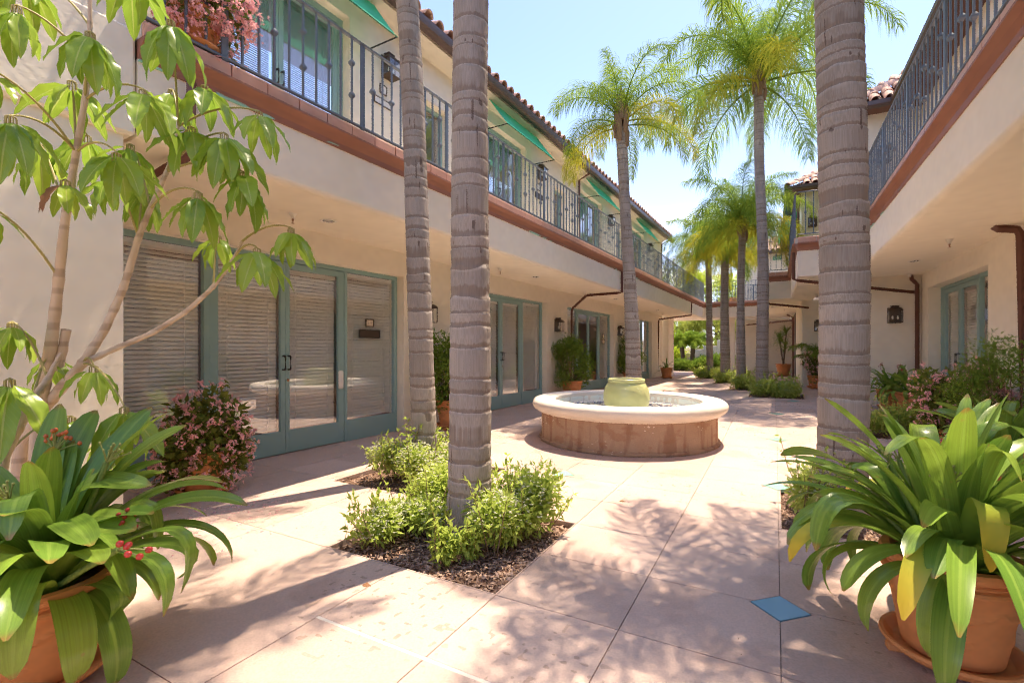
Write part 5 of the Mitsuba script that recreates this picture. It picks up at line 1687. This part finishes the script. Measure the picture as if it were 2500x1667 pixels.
def rosette(label, name, cat, x, y, z0, seed, h, leaves, L, W, potspec, mt, trunk=0.0, cluster=1):
    k = thing(name, label, cat)
    top = pot(k, x, y, z0, *potspec, seed=seed, relief=False)
    g = np.random.default_rng(seed)
    for c in range(cluster):
        a = g.uniform(0, 2 * PI)
        tip = np.array([x + 0.12 * cluster * 0.3 * math.cos(a), y + 0.12 * cluster * 0.3 * math.sin(a), top + trunk * (0.45 + 0.55 * (c + 1) / cluster)])
        if trunk:
            obj('stem', MB().tube([(x, y, top - .02), (np.array([x, y, top]) + tip) / 2 + g.normal(0, .02, 3), tip], 0.022, 8), DARKBARK, k, smooth=60)
        m = MB()
        for i in range(leaves):
            v, f, uv = strap_leaf(L * g.uniform(.75, 1.1), W, g.uniform(-.2, 1.4), g.uniform(.4, 1.2), 1.4, g.normal(0, .2), 7)
            M = tr(*(tip + np.array([0, 0, g.uniform(-.12, .02)]))) @ rotz(g.uniform(0, 2 * PI))
            m.add(v @ M[:3, :3].T + M[:3, 3], f)
        obj('leaf_cluster', m, mt, k, smooth=True)
    return k


rosette('small dark potted plant by the corner of the left building', 'potted_plant', 'potted plant', -4.02, 20.95, 0.0, 71, 0.9, 26, 0.55, 0.045, (0.40, 0.24, 0.17), SHRUB)
rosette('spiky dark dracaena in a terracotta pot in the far dark recess', 'potted_dracaena', 'potted plant', 0.30, 23.3, 0.1, 72, 2.2, 40, 0.50, 0.030, (0.46, 0.28, 0.20), SHRUB, 1.35, 4)
rosette('small snake plant in a pot up on the bridge', 'potted_snake_plant', 'potted plant', -1.9, 26.9, 3.46, 73, 0.8, 14, 0.75, 0.05, (0.30, 0.19, 0.14), SHRUB)
k = thing('kentia_palm', 'arching kentia palm behind the shaded pink begonia, left of the front right palm', 'palm tree')
g = np.random.default_rng(75)
pot(k, 1.22, 17.1, 0.1, 0.40, 0.24, 0.18, seed=4, relief=False)
KF = mikit.ply(frond_mesh(301, 1.5, 1.2, 1.9, 26, 0.34, 0.032), SHRUB)
for i in range(9):
    inst('frond', KF, tr(1.22, 17.1, 0.55 + 0.12 * (i % 3)) @ rotz(2.2 + i * 0.75) @ scl(g.uniform(.55, 1.05)), k)

# ------------------------------------------------------------------ garden and trees beyond the bridge
zg = -0.02
tag(obj('garden_soil', MB().box(-14, -1.6, 27.75, 40, -0.25, zg), SOIL), kind='structure')
GW = thing('garden_wall', 'pale stepped garden wall beyond the bridge', 'wall')
for x0, x1, h in ((-14.0, -4.65, 0.95), (-4.65, -4.0, 1.18), (-4.0, -3.2, 1.42), (-3.2, 1.5, 1.75)):
    obj('step', MB().rbox(x0, x1 - 0.001, 32.6, 32.85, -0.2, h, 0.015), GARDENWALL, GW)
g = np.random.default_rng(111)
for i, (x, y, h, lean, lab) in enumerate(((-4.95, 30.3, 1.55, (-.22, 0), 'left of two small feathery date palms in the garden under the bridge'), (-4.28, 30.4, 1.45, (.15, 0), 'right of two small feathery date palms in the garden under the bridge'))):
    k = thing('date_palm', lab, 'palm tree')
    obj('trunk', MB().tube([(x - lean[0], y, -0.1), (x - lean[0] * .4, y, h * .5), (x, y, h)], [0.13, 0.12, 0.14], 12), DARKBARK, k, smooth=60)
    DF = [mikit.ply(frond_mesh(320 + i * 5 + q, 1.35, 1.15 - .35 * q, 1.5, 40, 0.26, 0.024), FROND) for q in range(3)]
    for c in range(26):
        inst('frond', DF[c % 3], tr(x, y, h) @ rotz(c * 2.39996) @ scl(g.uniform(.85, 1.1)), k)
for i, (x, y, r, h, mt, lab) in enumerate(((-6.4, 28.6, 1.0, 0.62, SHRUB, 'leafy low plants along the front of the far garden, left'), (-5.0, 28.5, 0.9, 0.66, SHRUB, 'leafy low plants under the two small date palms'), (-3.7, 28.9, 0.8, 0.72, SHRUB, 'leafy low plants at the right of the far garden'),
                                           (-7.4, 31.2, 1.3, 1.5, LIMELEAF, 'lime green bush at the left of the far garden'), (-5.8, 31.9, 1.1, 1.3, LIMELEAF, 'lime green bush behind the small date palms'), (-2.9, 31.6, 0.8, 0.9, SHRUB, 'dark low bush before the stepped garden wall'))):
    k = thing('garden_shrub', lab, 'shrub')
    cl = [(np.array([x + g.normal(0, r * .5), y + g.normal(0, .35), h * g.uniform(.35, .75)]), np.array([r * .45, .45, h * .35])) for _ in range(9)]
    tag(foliage(k, 'leaves', g, cl, 2600, 0.15 if mt is LIMELEAF else 0.19, 0.06, mt, 0.5, k, 0.6, 0.4, 0), kind='stuff')
    twigs(k, g, (x, y, -0.05), [c for c, q in cl], 0.015)


def tree(label, x, y, h, r, seed, n, mt, leaf=0.22, trunk=0.2, cat='tree', z0=0.0, low=0.35):
    k = thing('garden_tree', label, cat)
    g = np.random.default_rng(seed)
    limbs, cl = MB(), []
    top = np.array([x, y, z0 + h * 0.62])
    obj('trunk', MB().tube([(x, y, z0 - 0.2), (x + g.normal(0, .15), y, z0 + h * .3), top], [trunk, trunk * .75, trunk * .4], 9), DARKBARK, k, smooth=60)
    for i in range(20):
        a, w = g.uniform(0, 2 * PI), r * math.sqrt(g.uniform(.05, 1))
        zc = z0 + h * g.uniform(low, 0.95) * (1 - 0.25 * (w / r) ** 2)
        c = np.array([x + w * math.cos(a), y + w * math.sin(a) * .7, zc])
        s = r * g.uniform(.22, .40)
        cl.append((c, np.array([s, s, s * .75])))
        b = np.array([x, y, z0 + h * g.uniform(.25, .55)])
        limbs.tube([b, (b + c) / 2 + g.normal(0, .2, 3), c], [trunk * .35, trunk * .22, trunk * .07], 6)
    obj('limbs', limbs, DARKBARK, k, smooth=60)
    tag(foliage(k, 'crown', g, cl, n, leaf, leaf * .38, mt, 0.0, k, 0.8, 0.6), kind='stuff')


tree('tall thin-leaved tree just right of the left building’s far end', -13.5, 47, 12.6, 3.6, 201, 9000, FARLEAF, 0.30)
tree('broad yellow green tree seen above the bridge railing', -9.2, 50, 10.6, 4.6, 202, 12000, FARLEAF, 0.30)
tree('round green tree between the far palm trunks above the bridge', -4.5, 46, 8.8, 3.6, 203, 10000, LIMELEAF, 0.28)
tree('tree behind the far palms at the right end of the bridge', -1.2, 44, 8.4, 3.0, 204, 8000, FARLEAF, 0.28)
tree('leafy tree in the garden under the bridge, left', -10.5, 40, 5.0, 3.2, 205, 7000, LIMELEAF, 0.24, low=.1)
tree('leafy tree in the garden under the bridge, middle', -6.8, 39.5, 4.6, 2.8, 206, 7000, FARLEAF, 0.24, low=.1)
tree('leafy tree behind the stepped garden wall', -3.0, 39, 4.8, 2.6, 207, 7000, FARLEAF, 0.24, low=.1)
tree('far tree behind the left building, its top just over the railing', -19, 52, 11.5, 4.5, 208, 8000, FARLEAF, 0.32)

# ------------------------------------------------------------------ fallen petals and leaves on the paving
g = np.random.default_rng(123)
n = 260
pos = np.c_[g.normal(-3.75, .32, n), g.normal(2.25, .30, n), np.full(n, 0.003)]
v, f = leaf_batch(g, pos, g.normal(size=(n, 3)) * np.array([1, 1, .15]), 0.022, 0.014, 0.15)
v[:, 2] = np.maximum(v[:, 2], 0.001)
tag(obj('fallen_petals', (v, f), PINK), 'pink petals scattered on the paving by the first shop', 'petals', kind='stuff')
for i, (x, y, lab) in enumerate(((-1.985, 1.93, 'small fallen yellow leaf on the trunk shadow below the square bed'), (-3.72, 3.42, 'fallen brown leaf on the paving before the first shop'), (-1.16, 4.02, 'dry bent leaf sliver on the sunlit paving'))):
    v, f = leaf_batch(g, np.array([[x, y, 0.004]]), np.array([[1, .3, 0.02]]), 0.05, 0.03, 0.1)
    tag(obj('fallen_leaf', (v, f), DEADLEAF), lab, 'leaf')
n = 420
pos = np.c_[g.uniform(-5, 2, n), g.uniform(1.2, 9, n), np.zeros(n)]
pos = np.array([q for q in pos if not HOLES.contains(Point(q[0], q[1])) and np.hypot(q[0] - fx, q[1] - fy) > 1.3])
pos[:, 2] = ground_z(pos[:, 0], pos[:, 1]) + 0.002
v, f = leaf_batch(g, pos, g.normal(size=(len(pos), 3)) * np.array([1, 1, .08]), 0.011, 0.005, 0.1)
tag(obj('leaf_litter', (v, f), CHIP), 'tiny dry leaf crumbs scattered over the paving', 'litter', kind='stuff')
